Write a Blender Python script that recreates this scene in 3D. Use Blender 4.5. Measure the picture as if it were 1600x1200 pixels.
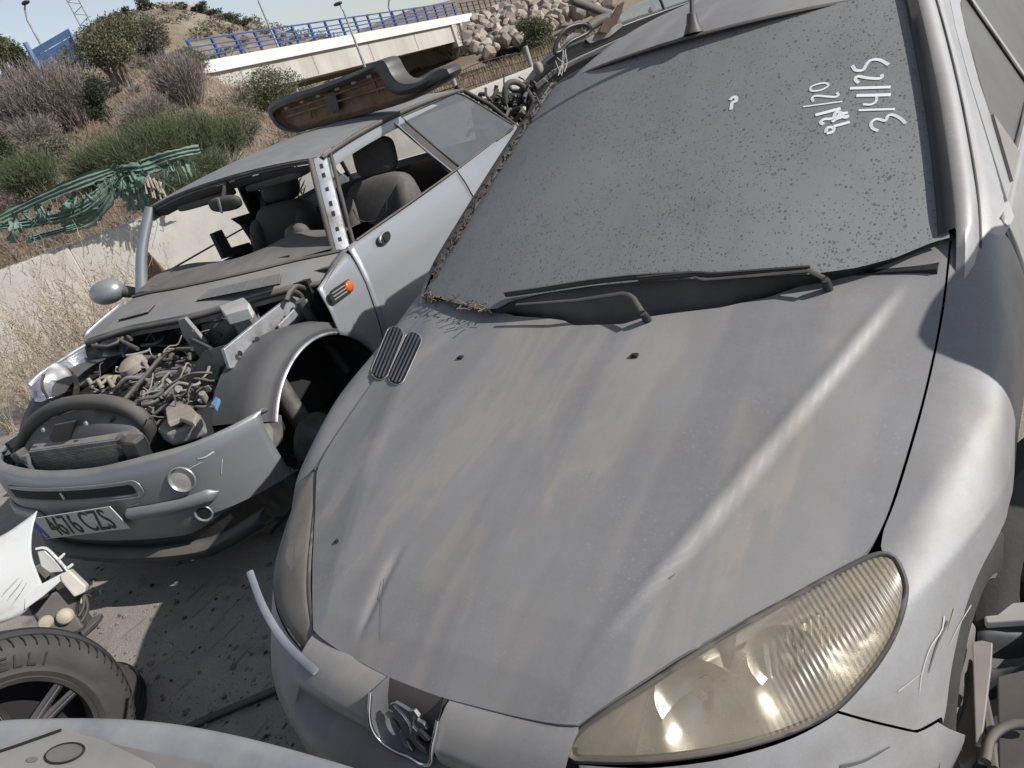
import bpy, bmesh, math, random
import numpy as np
from mathutils import Matrix, Vector
rng = np.random.default_rng(7); random.seed(7)
for o in list(bpy.data.objects): bpy.data.objects.remove(o)
SC = bpy.context.scene; COL = SC.collection
rad = math.radians
# ------------------------------------------------------------------ camera
F_PX, YAW, PITCH, ROLL = 1178.0, rad(-42.96), rad(25.57), rad(20.2)     # pixels of the 1600 px wide photograph
CPOS = np.array([.988, -.401, 1.6755])
def cam_axes():
    cy, sy, cp, sp = math.cos(YAW), math.sin(YAW), math.cos(PITCH), math.sin(PITCH)
    f = np.array([sy*cp, cy*cp, -sp]); r = np.array([cy, -sy, 0]); d = -np.cross(r, f)
    c, s = math.cos(ROLL), math.sin(ROLL)
    return np.array([c*r+s*d, -s*r+c*d, f])
CR = cam_axes()
cam = bpy.data.cameras.new('camera'); co = bpy.data.objects.new('camera', cam); COL.objects.link(co)
m3 = np.stack([CR[0], -CR[1], -CR[2]], 1)
co.matrix_world = Matrix([list(m3[0])+[CPOS[0]], list(m3[1])+[CPOS[1]], list(m3[2])+[CPOS[2]], [0, 0, 0, 1]])
cam.sensor_width = 36; cam.lens = 36*F_PX/1600; cam.clip_start = .02; cam.clip_end = 3000
SC.camera = co
SC.render.resolution_x, SC.render.resolution_y = 1024, 768
# ------------------------------------------------------------------ sky and sun
SUN_EL, SUN_AZ = rad(32), rad(19)                # azimuth of the sun measured from +X towards +Y
TS = np.array([math.cos(SUN_AZ)*math.cos(SUN_EL), math.sin(SUN_AZ)*math.cos(SUN_EL), math.sin(SUN_EL)])
w = bpy.data.worlds.new('World'); SC.world = w; w.use_nodes = True
nt = w.node_tree; sky = nt.nodes.new('ShaderNodeTexSky'); sky.sky_type = 'NISHITA'; sky.sun_disc = False
sky.sun_elevation = SUN_EL; sky.sun_rotation = rad(90)-SUN_AZ
sky.air_density = 1.0; sky.dust_density = .3; sky.ozone_density = 4.0
hs = nt.nodes.new('ShaderNodeHueSaturation'); hs.inputs['Saturation'].default_value = .46
nt.links.new(sky.outputs[0], hs.inputs['Color'])
nt.links.new(hs.outputs[0], nt.nodes['Background'].inputs[0]); nt.nodes['Background'].inputs[1].default_value = .092
sl = bpy.data.lights.new('sun', 'SUN'); sl.energy = 4.4; sl.angle = rad(.5); sl.color = (1, .96, .91)
so = bpy.data.objects.new('sun', sl); COL.objects.link(so)
so.rotation_euler = Vector(TS).to_track_quat('Z', 'Y').to_euler()
SC.view_settings.view_transform = 'Standard'; SC.view_settings.look = 'None'; SC.view_settings.gamma = 1
SC.view_settings.exposure = 0.32; SC.view_settings.use_curve_mapping = False
SC.render.engine = 'CYCLES'; SC.cycles.max_bounces = 8; SC.cycles.transparent_max_bounces = 24

# ------------------------------------------------------------------ pixel rays (a pixel of the photograph gives a direction)
def ray(u, v): return CR.T @ np.array([(u-800)/F_PX, (v-600)/F_PX, 1.])
def on_z(u, v, z=0.):
    q = ray(u, v); return CPOS + q*(z-CPOS[2])/q[2]
def on_pl(u, v, n, k):
    q = ray(u, v); n = np.array(n, float); return CPOS + q*(k-n@CPOS)/(n@q)
FW = np.array([math.sin(YAW), math.cos(YAW), 0]); RT = np.array([math.cos(YAW), -math.sin(YAW), 0])
def at(u, v, D):                                 # the point of a pixel's ray at horizontal depth D
    q = ray(u, v); return CPOS + q*(D/(FW@q))
def ray_hit(u, v, f, t0=.3, t1=8, n=1500):       # f(P)>0 outside
    q = ray(u, v); ts = np.linspace(t0, t1, n); P = CPOS+q[None]*ts[:, None]; s = f(P)
    i = int(np.argmax(s <= 0))
    if s[i] > 0: return None
    a, b = ts[max(i-1, 0)], ts[i]
    for _ in range(30):
        m = (a+b)/2
        if f((CPOS+q*m)[None])[0] > 0: a = m
        else: b = m
    return CPOS+q*b
def tab(x, pts):
    xs = [p[0] for p in pts]; ys = [p[1] for p in pts]; return np.interp(x, xs, ys)
def smo(x, a, b):
    t = np.clip((x-a)/(b-a), 0, 1); return t*t*(3-2*t)
def spline(pts, n, closed=False):                # Catmull-Rom through points, resampled to n points of even length
    P = np.array(pts, float)
    if len(P) < 3 and not closed: Q = P
    else:
        if closed: E = np.vstack([P[-1], P, P[0], P[1]])
        else: E = np.vstack([2*P[0]-P[1], P, 2*P[-1]-P[-2]])
        out = []
        for i in range(len(E)-3):
            a, b, c, e = E[i:i+4]
            for t in np.linspace(0, 1, 12, endpoint=False):
                out.append(.5*((2*b)+(-a+c)*t+(2*a-5*b+4*c-e)*t*t+(-a+3*b-3*c+e)*t**3))
        if not closed: out.append(P[-1])
        Q = np.array(out)
    if closed: Q = np.vstack([Q, Q[0]])
    return resample(Q, n, closed)
def resample(Q, n, closed=False):
    Q = np.array(Q, float); s = np.r_[0, np.cumsum(np.linalg.norm(np.diff(Q, axis=0), axis=1))]
    t = np.linspace(0, s[-1], n, endpoint=not closed)
    return np.stack([np.interp(t, s, Q[:, k]) for k in range(Q.shape[1])], 1)

# ------------------------------------------------------------------ mesh builder
class MB:
    def __init__(s): s.v = []; s.f = []; s.n = 0
    def add(s, V, F):
        V = np.asarray(V, float); s.v.append(V); s.f += [tuple(int(i)+s.n for i in f) for f in F]; s.n += len(V); return s
    def grid(s, G, flip=False, cu=False, cv=False):           # G: (nu, nv, 3)
        G = np.asarray(G, float); nu, nv = G.shape[:2]; F = []
        for i in range(nu if cu else nu-1):
            for j in range(nv if cv else nv-1):
                a, b, c, d = i*nv+j, ((i+1) % nu)*nv+j, ((i+1) % nu)*nv+(j+1) % nv, i*nv+(j+1) % nv
                F.append((a, d, c, b) if flip else (a, b, c, d))
        return s.add(G.reshape(-1, 3), F)
    def box(s, c, d, R=None, taper=1.):
        c = np.array(c, float); d = np.array(d, float)/2
        V = np.array([[x, y, z] for z in (-1, 1) for x, y in ((-1, -1), (1, -1), (1, 1), (-1, 1))], float)
        V[4:, :2] *= taper; V = V*d
        if R is not None: V = V @ np.array(R).T
        return s.add(V+c, [(0, 3, 2, 1), (4, 5, 6, 7), (0, 1, 5, 4), (1, 2, 6, 5), (2, 3, 7, 6), (3, 0, 4, 7)])
    def tube(s, pts, r, n=8, caps=True, flat=None, up=(0, 0, 1)):
        P = np.array(pts, float); m = len(P); r = np.broadcast_to(np.array(r, float), (m,))
        T = np.gradient(P, axis=0); T /= np.linalg.norm(T, axis=1)[:, None]+1e-12
        u = np.array(up, float)
        if abs(T[0]@u) > .95: u = np.array([1., 0, 0]) if abs(T[0][0]) < .9 else np.array([0, 1., 0])
        N = np.cross(u, T[0]); N /= np.linalg.norm(N); G = []
        for i in range(m):
            N = N-T[i]*(N@T[i]); N /= np.linalg.norm(N)+1e-12; Bn = np.cross(T[i], N)
            a = np.linspace(0, 2*math.pi, n, endpoint=False)
            k = 1. if flat is None else flat
            G.append(P[i]+r[i]*(np.cos(a)[:, None]*N+k*np.sin(a)[:, None]*Bn))
        n0 = s.n; s.grid(np.array(G), flip=True, cv=True)
        if caps: s.f.append(tuple(n0+k for k in range(n))); s.f.append(tuple(n0+(m-1)*n+k for k in reversed(range(n))))
        return s
    def lathe(s, prof, c=(0, 0, 0), axis=(0, 0, 1), n=24, a0=0, a1=2*math.pi):   # prof: (radius, height) along axis
        ax = np.array(axis, float); ax /= np.linalg.norm(ax)
        e = np.array([1., 0, 0]) if abs(ax[0]) < .9 else np.array([0, 1., 0])
        x = np.cross(e, ax); x /= np.linalg.norm(x); y = np.cross(ax, x); full = abs(a1-a0-2*math.pi) < 1e-6
        A = np.linspace(a0, a1, n, endpoint=not full)
        G = np.array([[np.array(c)+p[0]*(math.cos(a)*x+math.sin(a)*y)+p[1]*ax for a in A] for p in prof])
        return s.grid(G, flip=True, cv=full)
    def prism(s, poly, off):                                  # poly: closed planar 3D loop, off: extrusion vector
        P = np.array(poly, float); n = len(P); off = np.array(off, float)
        nrm = np.zeros(3)
        for i in range(n): nrm += np.cross(P[i], P[(i+1) % n])
        fl = nrm@off > 0
        F = [tuple(range(n-1, -1, -1)) if fl else tuple(range(n)), tuple(range(n, 2*n)) if fl else tuple(range(2*n-1, n-1, -1))]
        for i in range(n):
            j = (i+1) % n; F.append((i, j, n+j, n+i) if fl else (j, i, n+i, n+j))
        return s.add(np.vstack([P, P+off]), F)
    def ribbon(s, pts, w, nrm):                               # flat strip along pts; nrm: normals
        P = np.array(pts, float); T = np.gradient(P, axis=0); N = np.broadcast_to(np.array(nrm, float), P.shape)
        S = np.cross(T, N); S /= np.linalg.norm(S, axis=1)[:, None]+1e-12
        w = np.broadcast_to(np.array(w, float), (len(P),))[:, None]
        return s.grid(np.stack([P-S*w/2, P+S*w/2], 1))
    def build(s, name, mat, parent=None, smooth=None, bevel=0, solid=0, off=-1, sub=0, inv=None):
        me = bpy.data.meshes.new(name); me.from_pydata(np.vstack(s.v).tolist(), [], s.f); me.validate(); me.update()
        o = bpy.data.objects.new(name, me); COL.objects.link(o)
        if mat is not None: me.materials.append(mat)
        if smooth is not None:
            me.polygons.foreach_set('use_smooth', [True]*len(me.polygons)); me.set_sharp_from_angle(angle=rad(smooth))
        if parent is not None:
            o.parent = parent
            if inv is not None: o.matrix_parent_inverse = inv
        if solid: md = o.modifiers.new('solid', 'SOLIDIFY'); md.thickness = solid; md.offset = off
        if bevel: md = o.modifiers.new('bevel', 'BEVEL'); md.width = bevel; md.segments = 2; md.limit_method = 'ANGLE'; md.angle_limit = rad(35)
        if sub: md = o.modifiers.new('sub', 'SUBSURF'); md.levels = sub; md.render_levels = sub
        return o
def tag(o, label=None, cat=None, group=None, kind=None):
    if label: o['label'] = label
    if cat: o['category'] = cat
    if group: o['group'] = group
    if kind: o['kind'] = kind
    return o
def thing(name, label, cat, loc=(0, 0, 0), rot=(0, 0, 0), group=None):
    o = bpy.data.objects.new(name, None); COL.objects.link(o); o.location = loc; o.rotation_euler = rot
    o.empty_display_size = .2; return tag(o, label, cat, group)
def world_parent(t):                                          # parts of t given in world coordinates
    M = Matrix.Translation(t.location) @ t.rotation_euler.to_matrix().to_4x4(); return M.inverted()
def coons(c0, c1, d0, d1, nu, nv):                            # c0,c1 run along u at v=0,1; d0,d1 run along v at u=0,1
    c0, c1 = resample(c0, nu), resample(c1, nu); d0, d1 = resample(d0, nv), resample(d1, nv)
    u = np.linspace(0, 1, nu)[:, None, None]; v = np.linspace(0, 1, nv)[None, :, None]
    A = (1-v)*c0[:, None]+v*c1[:, None]; Bq = (1-u)*d0[None]+u*d1[None]
    Cc = (1-u)*(1-v)*c0[0]+u*(1-v)*c0[-1]+(1-u)*v*c1[0]+u*v*c1[-1]
    return A+Bq-Cc

# ------------------------------------------------------------------ materials
MATS = {}
class NT:
    def __init__(s, name):
        s.m = bpy.data.materials.new(name); s.m.use_nodes = True; s.t = s.m.node_tree; s.b = s.t.nodes['Principled BSDF']; s.c = None
    def n(s, ty, **k):
        x = s.t.nodes.new('ShaderNode'+ty)
        for a, b in k.items(): setattr(x, a, b)
        return x
    def l(s, a, b): s.t.links.new(a, b)
    def pos(s, sc=(1, 1, 1), obj=False, rot=(0, 0, 0)):
        mp = s.n('Mapping'); mp.inputs['Scale'].default_value = sc; mp.inputs['Rotation'].default_value = rot
        if obj: s.l(s.n('TexCoord').outputs['Object'], mp.inputs[0])
        else: s.l(s.n('NewGeometry').outputs['Position'], mp.inputs[0])
        return mp.outputs[0]
    def noise(s, scale, detail=4, rough=.55, vec=None, dist=0):
        x = s.n('TexNoise'); x.inputs['Scale'].default_value = scale; x.inputs['Detail'].default_value = detail
        x.inputs['Roughness'].default_value = rough; x.inputs['Distortion'].default_value = dist
        s.l(vec if vec is not None else s.pos(), x.inputs['Vector']); return x.outputs['Fac']
    def ramp(s, fac, stops):
        r = s.n('ValToRGB'); e = r.color_ramp.elements
        while len(e) < len(stops): e.new(.5)
        for i, (p, c) in enumerate(stops):
            e[i].position = p; e[i].color = (c, c, c, 1) if np.isscalar(c) else (*c, 1)
        s.l(fac, r.inputs[0]); return r.outputs[0]
    def mix(s, fac, a, b, mode='MIX'):
        x = s.n('Mix', data_type='RGBA', blend_type=mode)
        for sock, val in ((x.inputs[0], fac), (x.inputs[6], a), (x.inputs[7], b)):
            if hasattr(val, 'is_linked'): s.l(val, sock)
            elif np.isscalar(val): sock.default_value = val
            else: sock.default_value = (*val, 1)
        return x.outputs[2]
    def math(s, op, a, b=None, clamp=False):
        x = s.n('Math', operation=op); x.use_clamp = clamp
        for i, val in enumerate((a, b)):
            if val is None: continue
            if hasattr(val, 'is_linked'): s.l(val, x.inputs[i])
            else: x.inputs[i].default_value = val
        return x.outputs[0]
    def up(s, a, b):                                          # 0..1 as the surface turns from side-on to level
        g = s.n('NewGeometry'); x = s.n('SeparateXYZ'); s.l(g.outputs['Normal'], x.inputs[0])
        r = s.n('MapRange'); r.interpolation_type = 'SMOOTHSTEP'; s.l(x.outputs[2], r.inputs[0])
        r.inputs[1].default_value = a; r.inputs[2].default_value = b; return r.outputs[0]
    def bump(s, h, strength=.3, dist=.01):
        x = s.n('Bump'); x.inputs['Strength'].default_value = strength; x.inputs['Distance'].default_value = dist
        s.l(h, x.inputs['Height']); s.l(x.outputs[0], s.b.inputs['Normal']); return x
    def set(s, **k):
        for a, val in k.items():
            so_ = s.b.inputs[{'col': 'Base Color', 'rough': 'Roughness', 'metal': 'Metallic', 'spec': 'Specular IOR Level', 'alpha': 'Alpha', 'trans': 'Transmission Weight', 'coat': 'Coat Weight', 'emit': 'Emission Color', 'ior': 'IOR'}[a]]
            if hasattr(val, 'is_linked'): s.l(val, so_)
            elif np.isscalar(val): so_.default_value = val
            else: so_.default_value = (*val, 1)
        return s
def simple(name, col, rough=.6, metal=0, var=.25, scale=6., bump=0, dust=0, dustcol=(.30, .26, .22), spec=.5):
    if name in MATS: return MATS[name]
    k = NT(name); a = np.array(col); f = k.noise(scale, 5)
    c = k.mix(k.ramp(f, [(.3, 0), (.7, 1)]), tuple(a*(1-var)), tuple(np.minimum(a*(1+var), .95)))
    r = rough
    if dust:
        g = k.noise(scale*.6, 6, .65); d = k.math('MULTIPLY', k.up(-.1, .8), k.ramp(g, [(.25, .35), (.7, 1)])); d = k.math('MULTIPLY', d, dust, True)
        c = k.mix(d, c, dustcol); r = k.math('ADD', k.math('MULTIPLY', d, .85-rough), rough, True)
        if metal: metal = k.math('MULTIPLY', k.math('SUBTRACT', 1., d, True), metal)
    k.set(col=c, rough=r, metal=metal, spec=spec)
    if bump: k.bump(k.noise(scale*8, 4), bump, .004)
    MATS[name] = k.m; return k.m
# ================================================================== materials of the cars
def mat_paint206():
    k = NT('dusty_silver_paint')
    v1 = k.pos((3.6, 1.15, 1.5), rot=(0, 0, rad(-12))); s1 = k.noise(1.0, 4, .52, v1, .9)
    v2 = k.pos((9, 4.2, 4), rot=(0, 0, rad(-10))); s2 = k.noise(1.0, 5, .6, v2, .3)
    fine = k.noise(90, 5, .7)
    st = k.ramp(k.math('ADD', k.math('MULTIPLY', s1, .8), k.math('MULTIPLY', s2, .2)), [(.38, .30), (.44, 0), (.49, .15), (.53, .95), (.57, .75), (.61, .2), (.68, .5)])
    dcol = k.mix(st, (.205, .197, .190), (.285, .254, .218))
    band = k.noise(1., 3, .5, k.pos((4.4, .55, 1.), rot=(0, 0, rad(-10))), .5); dcol = k.mix(k.ramp(band, [(.47, 0), (.56, .75)]), dcol, (.135, .134, .138))
    dcol = k.mix(k.ramp(fine, [(.3, 0), (.7, .35)]), dcol, (.235, .213, .192))
    blot = k.noise(7, 5, .6); dcol = k.mix(k.ramp(blot, [(.45, 0), (.75, .4)]), dcol, (.180, .180, .186))
    dustn = k.ramp(k.noise(4, 6, .62), [(.25, .72), (.7, 1)])
    d = k.math('MULTIPLY', k.up(.25, .85), dustn)
    thin = k.math('MULTIPLY', k.ramp(k.noise(13, 6, .7), [(.4, .04), (.75, .35)]), .6)
    d = k.math('MULTIPLY', k.math('MAXIMUM', d, thin), .93)
    fl = k.n('TexVoronoi'); fl.inputs['Scale'].default_value = 900; k.l(k.pos(), fl.inputs['Vector'])
    pc = k.mix(fl.outputs['Color'], (.40, .405, .42), (.47, .475, .49)); 
    vs = k.n('TexVoronoi'); vs.inputs['Scale'].default_value = 85; k.l(k.pos(), vs.inputs['Vector']); spots = k.math('MULTIPLY', k.ramp(vs.outputs['Distance'], [(.18, 1), (.26, 0)]), k.ramp(k.noise(6, 4), [(.45, 0), (.65, .30)]))
    dcol = k.mix(spots, dcol, (.36, .33, .29)); sp2 = k.ramp(k.noise(420, 3, .7), [(.60, 0), (.70, .35)]); dcol = k.mix(sp2, dcol, (.33, .31, .28)); sc_ = k.ramp(k.noise(1., 3, .5, k.pos((160, 5, 30), rot=(0, 0, rad(25)))), [(.66, 0), (.70, .22)]); dcol = k.mix(sc_, dcol, (.14, .14, .145)); pc = k.mix(k.ramp(k.noise(9, 6, .7), [(.45, 0), (.8, .5)]), pc, (.27, .25, .225))
    k.set(col=k.mix(d, pc, dcol), metal=k.math('MULTIPLY', k.math('SUBTRACT', 1., d, True), .62),
          rough=k.math('ADD', k.math('MULTIPLY', d, .34), .38), coat=0.0)
    k.bump(k.noise(260, 3, .6), .06, .002); return k.m
P206 = mat_paint206()
def mat_windshield():
    k = NT('dusty_windshield_glass')
    out = None
    warp = k.noise(30, 3); tot = None
    for sc, r0, r1, hi in ((56, .16, .27, .30), (92, .14, .34, .55), (140, .14, .42, .72), (220, .14, .42, .70)):
        mp = k.pos((1, .75, 1)); v = k.n('TexVoronoi', feature='F1'); v.inputs['Scale'].default_value = sc; v.inputs['Randomness'].default_value = 1
        k.l(mp, v.inputs['Vector'])
        sep = k.n('SeparateColor'); k.l(v.outputs['Color'], sep.inputs[0])
        rr = k.math('MULTIPLY', sep.outputs[0], r1)                       # spot size differs from cell to cell
        m = k.math('LESS_THAN', v.outputs['Distance'], rr)
        patch = k.noise(5.5, 4, .6)
        keep = k.math('LESS_THAN', sep.outputs[1], k.ramp(patch, [(.32, .05), (.66, hi)]))
        m = k.math('MULTIPLY', m, keep); tot = m if tot is None else k.math('MAXIMUM', tot, m)
    big = k.noise(2.2, 5, .6); f = k.noise(120, 4, .7)
    c = k.mix(k.ramp(big, [(.3, 0), (.7, 1)]), (.165, .170, .170), (.205, .208, .206))
    c = k.mix(k.ramp(f, [(.3, 0), (.8, .5)]), c, (.225, .228, .224))
    run = k.noise(1., 5, .6, k.pos((17, 1.3, 1.3), rot=(0, 0, rad(6))), .4); c = k.mix(k.ramp(run, [(.50, 0), (.72, .40)]), c, (.135, .142, .146)); blo = k.noise(1.1, 4, .55); c = k.mix(k.ramp(blo, [(.42, 0), (.68, .55)]), c, (.235, .238, .236))
    c = k.mix(k.math('MULTIPLY', tot, .62), c, (.06, .062, .065))
    k.set(col=c, rough=k.math('SUBTRACT', .62, k.math('MULTIPLY', tot, .25)), spec=.35); k.bump(tot, .12, .001); return k.m
WSH = mat_windshield()
RUB = simple('weathered_black_rubber', (.035, .034, .034), .75, dust=.45)
BLK = simple('black_plastic', (.022, .022, .024), .5, dust=.35, scale=9)
BLKD = simple('dusty_black_plastic', (.04, .04, .042), .65, dust=.85, dustcol=(.16, .145, .13))
CHR = simple('chrome', (.75, .75, .76), .16, 1., .08)
DARK = simple('dark_cavity', (.01, .01, .011), .8)
GLS = None
def mat_dustglass(name, col, alpha, rough=.25):
    k = NT(name); f = k.noise(3, 5, .6); g = k.noise(60, 4)
    a = k.ramp(f, [(.3, max(alpha-.12, 0)), (.7, min(alpha+.12, 1))])
    k.set(col=k.mix(k.ramp(g, [(.3, 0), (.8, .4)]), col, tuple(np.array(col)*1.35)), rough=rough, alpha=a, spec=.6); return k.m
SIDEGL = mat_dustglass('dusty_side_glass', (.105, .104, .102), .95, .4)
ALLOY = simple('dusty_alloy', (.32, .32, .33), .45, .7, dust=.6)
TYRE = simple('tyre_rubber', (.035, .034, .033), .85, bump=.3, dust=.12, scale=12, dustcol=(.09, .085, .08))
TYREG = simple('dusty_grey_tyre_rubber', (.042, .041, .040), .9, bump=.35, dust=.35, scale=10, dustcol=(.10, .095, .09))
STEEL = simple('grey_steel', (.30, .29, .28), .5, .6, dust=.7)
RUST = simple('rusty_steel', (.16, .075, .035), .85, .1, .5, 20, .4)

# ================================================================== the silver hatchback with the dusty windshield
HB = thing('hatchback_car', 'dusty silver hatchback with dates written in white on its filthy windshield', 'car', (0, 1.9, 0))
HBI = world_parent(HB)
def wid(x): return np.where(x < 0, .99, 1.0)                            # the far flank sits a touch wider
CREASE = [(.20, .30), (.309, .350), (.459, .417), (.609, .477), (.796, .545), (.941, .594), (1.113, .645), (1.3, .70)]
ZC = [(-.1, .52), (.05, .605), (.10, .635), (.128, .648), (.2, .687), (.3, .730), (.4, .765), (.5, .796), (.65, .838), (.8, .874), (.95, .907), (1.1, .938), (1.25, .962), (1.45, .985), (2, 1.0)]
def Hs(x, y, dent=False):
    ax = np.abs(x)/wid(x); z = tab(y, ZC); xc = tab(y, CREASE); e = np.maximum(ax-xc, 0)
    fade = smo(y, .22, .5)*(1-smo(y, 1.0, 1.22))
    soft = np.where(x < 0, .35, 1.); z = z-.030*(ax/.7)**2+.003*fade*soft*np.exp(-((ax-xc+.008)/.012)**2)-.013*fade*soft*smo(ax, xc-.003, xc+np.where(x < 0, .09, .017))-.10*np.maximum(ax-xc-.02, 0)*(1-.4*smo(y, .9, 1.3))+.040*smo(y, 1.12, 1.42)*smo(ax, .45, .72)
    if dent:
        u = x+.195; vv = y-.27
        z = z-.006*np.exp(-(u/.010)**2)*np.exp(-(vv/.085)**4)+.0025*np.exp(-((u+.03)/.03)**2-(vv/.09)**2)
        z = z-.007*np.exp(-((x+.215)/.04)**2)*(1-smo(y, .10, .2))
        z = z+.0012*np.sin(x*13+1)*np.sin(y*9)
    return z
def plan(ax, z):                                                          # front face: y of the surface at lateral ax, height z
    p = .012+.075*(ax/.7)**2+.50*np.clip(ax/.86, 0, 1.2)**5.5
    lean = tab(z, [(.1, .10), (.25, .05), (.40, .0), (.50, .012), (.56, .05), (.62, .085), (.70, .14), (.80, .30), (1., .8)])
    return p+lean
def Wd(y, z):
    w_ = tab(z, [(.15, .76), (.3, .815), (.45, .842), (.6, .856), (.72, .860), (.82, .85), (.92, .82), (1.05, .80)])
    fr = tab(y, [(-.2, .70), (.2, .76), (.45, .812), (.7, .832), (.9, .834), (1.2, .826), (3, .82), (3.8, .76)])
    return w_*fr/.826
def smax(a, b, k): 
    h = np.clip(.5+.5*(a-b)/k, 0, 1); return b+(a-b)*h+k*h*(1-h)
def f206(P):
    x, y, z = P[:, 0], P[:, 1], P[:, 2]; ax = np.abs(x)/wid(x)
    dentf = .010*np.exp(-((y-.62)/.05)**2-((z-.60)/.06)**2)*(x > 0)-.006*np.exp(-((y-.72)/.05)**2-((z-.62)/.08)**2)*(x > 0)
    a = smax(z-Hs(x, y), ax-Wd(y, z)+dentf-.055*(x < 0)*smo(y, .1, .4), .10)
    return smax(a, plan(ax, z)-y, .07)
def snap(P, f=f206, it=6):
    P = np.array(P, float); sh = P.shape; P = P.reshape(-1, 3)
    for _ in range(it):
        v = f(P); e = 1e-4
        g = np.stack([(f(P+np.eye(3)[i]*e)-v)/e for i in range(3)], 1)
        st = (v/(np.sum(g*g, 1)+1e-9))[:, None]*g
        n = np.linalg.norm(st, axis=1)[:, None]; P = P-st*np.minimum(1, .08/(n+1e-9))
    return P.reshape(sh)
def px206(pts): return np.array([ray_hit(u, v, f206) for u, v in pts])
# ---- hood
half_side = [(.340, .163), (.418, .247), (.498, .336), (.577, .423), (.657, .507), (.694, .548), (.712, .60), (.723, .683), (.735, .878), (.738, 1.093), (.732, 1.28), (.722, 1.425)]
front = [(0, .126), (.079, .130), (.217, .142), (.30, .153), (.340, .163)]
rear = [(0, 1.030), (.07, 1.030), (.115, 1.052), (.16, 1.062), (.30, 1.085), (.398, 1.122), (.49, 1.19), (.569, 1.256), (.65, 1.345), (.722, 1.425)]
z3 = lambda L: np.c_[np.array(L, float), np.zeros(len(L))]
cen = np.array([(0, .126, 0), (0, 1.030, 0)])
side = spline(z3(half_side), 140)
G = coons(spline(z3(front), 60), resample(z3(rear), 60), cen, side, 60, 150)   # u across, v along
G = np.concatenate([G[:0:-1]*[-1, 1, 1], G], 0); 
G[..., 0] = np.where(G[..., 0] < 0, G[..., 0]*.99, G[..., 0])
G[..., 2] = Hs(G[..., 0], G[..., 1], True)
b = MB().grid(G)
def flange(b, L, drop=.014, inw=.004):                                     # folded edge going down from a border
    L = np.array(L, float); c = np.array([0, .75, 0]); D = c-L; D[:, 2] = 0; D /= np.linalg.norm(D, axis=1)[:, None]
    L2 = L+D*.001-[0, 0, .003]; L3 = L+D*inw-[0, 0, drop]; b.grid(np.stack([L, L2, L3], 0))
for L in (G[0], G[-1], G[:, -1]): flange(b, L)
flange(b, G[:, 0], .034, .012)
hood = b.build('hood', P206, HB, 50, inv=HBI)
# ---- fenders, with wheel arch
def mirror(G): H = G*[-1, 1, 1]; e = np.maximum(-H[..., 0]-.745, 0); H[..., 0] = H[..., 0]*.99-.10*(1-np.exp(-e/.05)); return H
hl_out_px = [(1373, 862), (1392, 868), (1406, 888), (1414, 915), (1411, 945), (1398, 985), (1376, 1025), (1345, 1065), (1302, 1108)]
seam_out = np.array([(x+.0045, y, 0) for x, y in half_side[6:]][::-1]); seam_out[:, 2] = Hs(seam_out[:, 0], seam_out[:, 1])
hl_out = px206(hl_out_px); hl_out = hl_out+(hl_out-np.array([.55, .35, .6]))*.012
inner = np.vstack([spline(seam_out, 60), snap(spline(hl_out, 40))])
arch = [(.82, .76+.345*math.cos(a), .30+.345*math.sin(a)) for a in np.linspace(-.1, math.pi-.55, 30)]
outer = np.vstack([[(.8, 1.425, .22), (.8, 1.12, .235)], arch])
d0 = np.array([inner[0], (.80, 1.425, .84), (.84, 1.425, .7), (.825, 1.425, .45), (.8, 1.425, .22)])
d1 = np.array([inner[-1], (.77, .42, .52), (.81, .47, .5), outer[-1]])
G = snap(coons(inner, outer, resample(d0, 20), resample(d1, 20), 110, 44))
fl = MB().grid(G, flip=True)
rim = G[:, -1]; inw = rim.copy(); inw[:, 0] -= .03; fl.grid(np.stack([rim, inw], 0))
fl.build('fender', P206, HB, 45, inv=HBI, solid=.0)
GR = mirror(G)
fr = MB().grid(GR); rim = GR[:, -1]; inw = rim.copy(); inw[:, 0] += .03; fr.grid(np.stack([rim, inw], 0), flip=True)
fr.build('fender', P206, HB, 45, inv=HBI)
# ---- wheel wells, floor and engine bay so that nothing shows through
b = MB()
for s in (-1, 1):
    a = np.linspace(-.3, math.pi+.3, 20)
    for yc in (.76, 3.2):
        b.grid(np.array([[(s*x, yc+.35*math.cos(t), .30+.35*math.sin(t)) for t in a] for x in (.50, .80)]))
        b.box((s*.5, yc, .42), (.01, .76, .5))
b.box((0, 1.9, .25), (1.40, 3.3, .06)); b.box((0, .66, .60), (1.1, .02, .3)); b.box((0, .4, .45), (1.0, .1, .3)); b.box((0, 1.1, .74), (1.30, .2, .18))
b.build('underbody', DARK, HB, inv=HBI)
# ---- headlights: outline on the body surface, lens, reflector, bulb
hl_px = [(905, 1142), (1000, 1079), (1100, 1014), (1200, 955), (1300, 899), (1362, 869)] + hl_out_px[1:] + [(1240, 1140), (1160, 1165), (1080, 1180), (1000, 1188), (930, 1188), (892, 1182)]
def mat_lens():
    k = NT('yellowed_hazy_lens'); n = k.noise(6, 5, .6)
    col = k.mix(k.ramp(n, [(.35, 0), (.7, 1)]), (.31, .27, .20), (.45, .40, .31))
    a = k.ramp(k.noise(9, 5, .6), [(.3, .36), (.72, .60)]); k.set(col=col, rough=.30, alpha=a, spec=.6, coat=.3)
    k.b.inputs['Coat Roughness'].default_value = .25
    wv = k.n('TexWave'); wv.inputs['Scale'].default_value = 34; wv.inputs['Distortion'].default_value = .2; k.l(k.pos(rot=(0, rad(12), rad(-40))), wv.inputs['Vector'])
    sp = k.n('SeparateXYZ'); k.l(k.pos(), sp.inputs[0]); mk = k.ramp(sp.outputs[0], [(.60, 0), (.655, 1)])
    k.bump(k.math('MULTIPLY', wv.outputs['Fac'], mk), .4, .004); return k.m
LENS = mat_lens()
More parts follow.
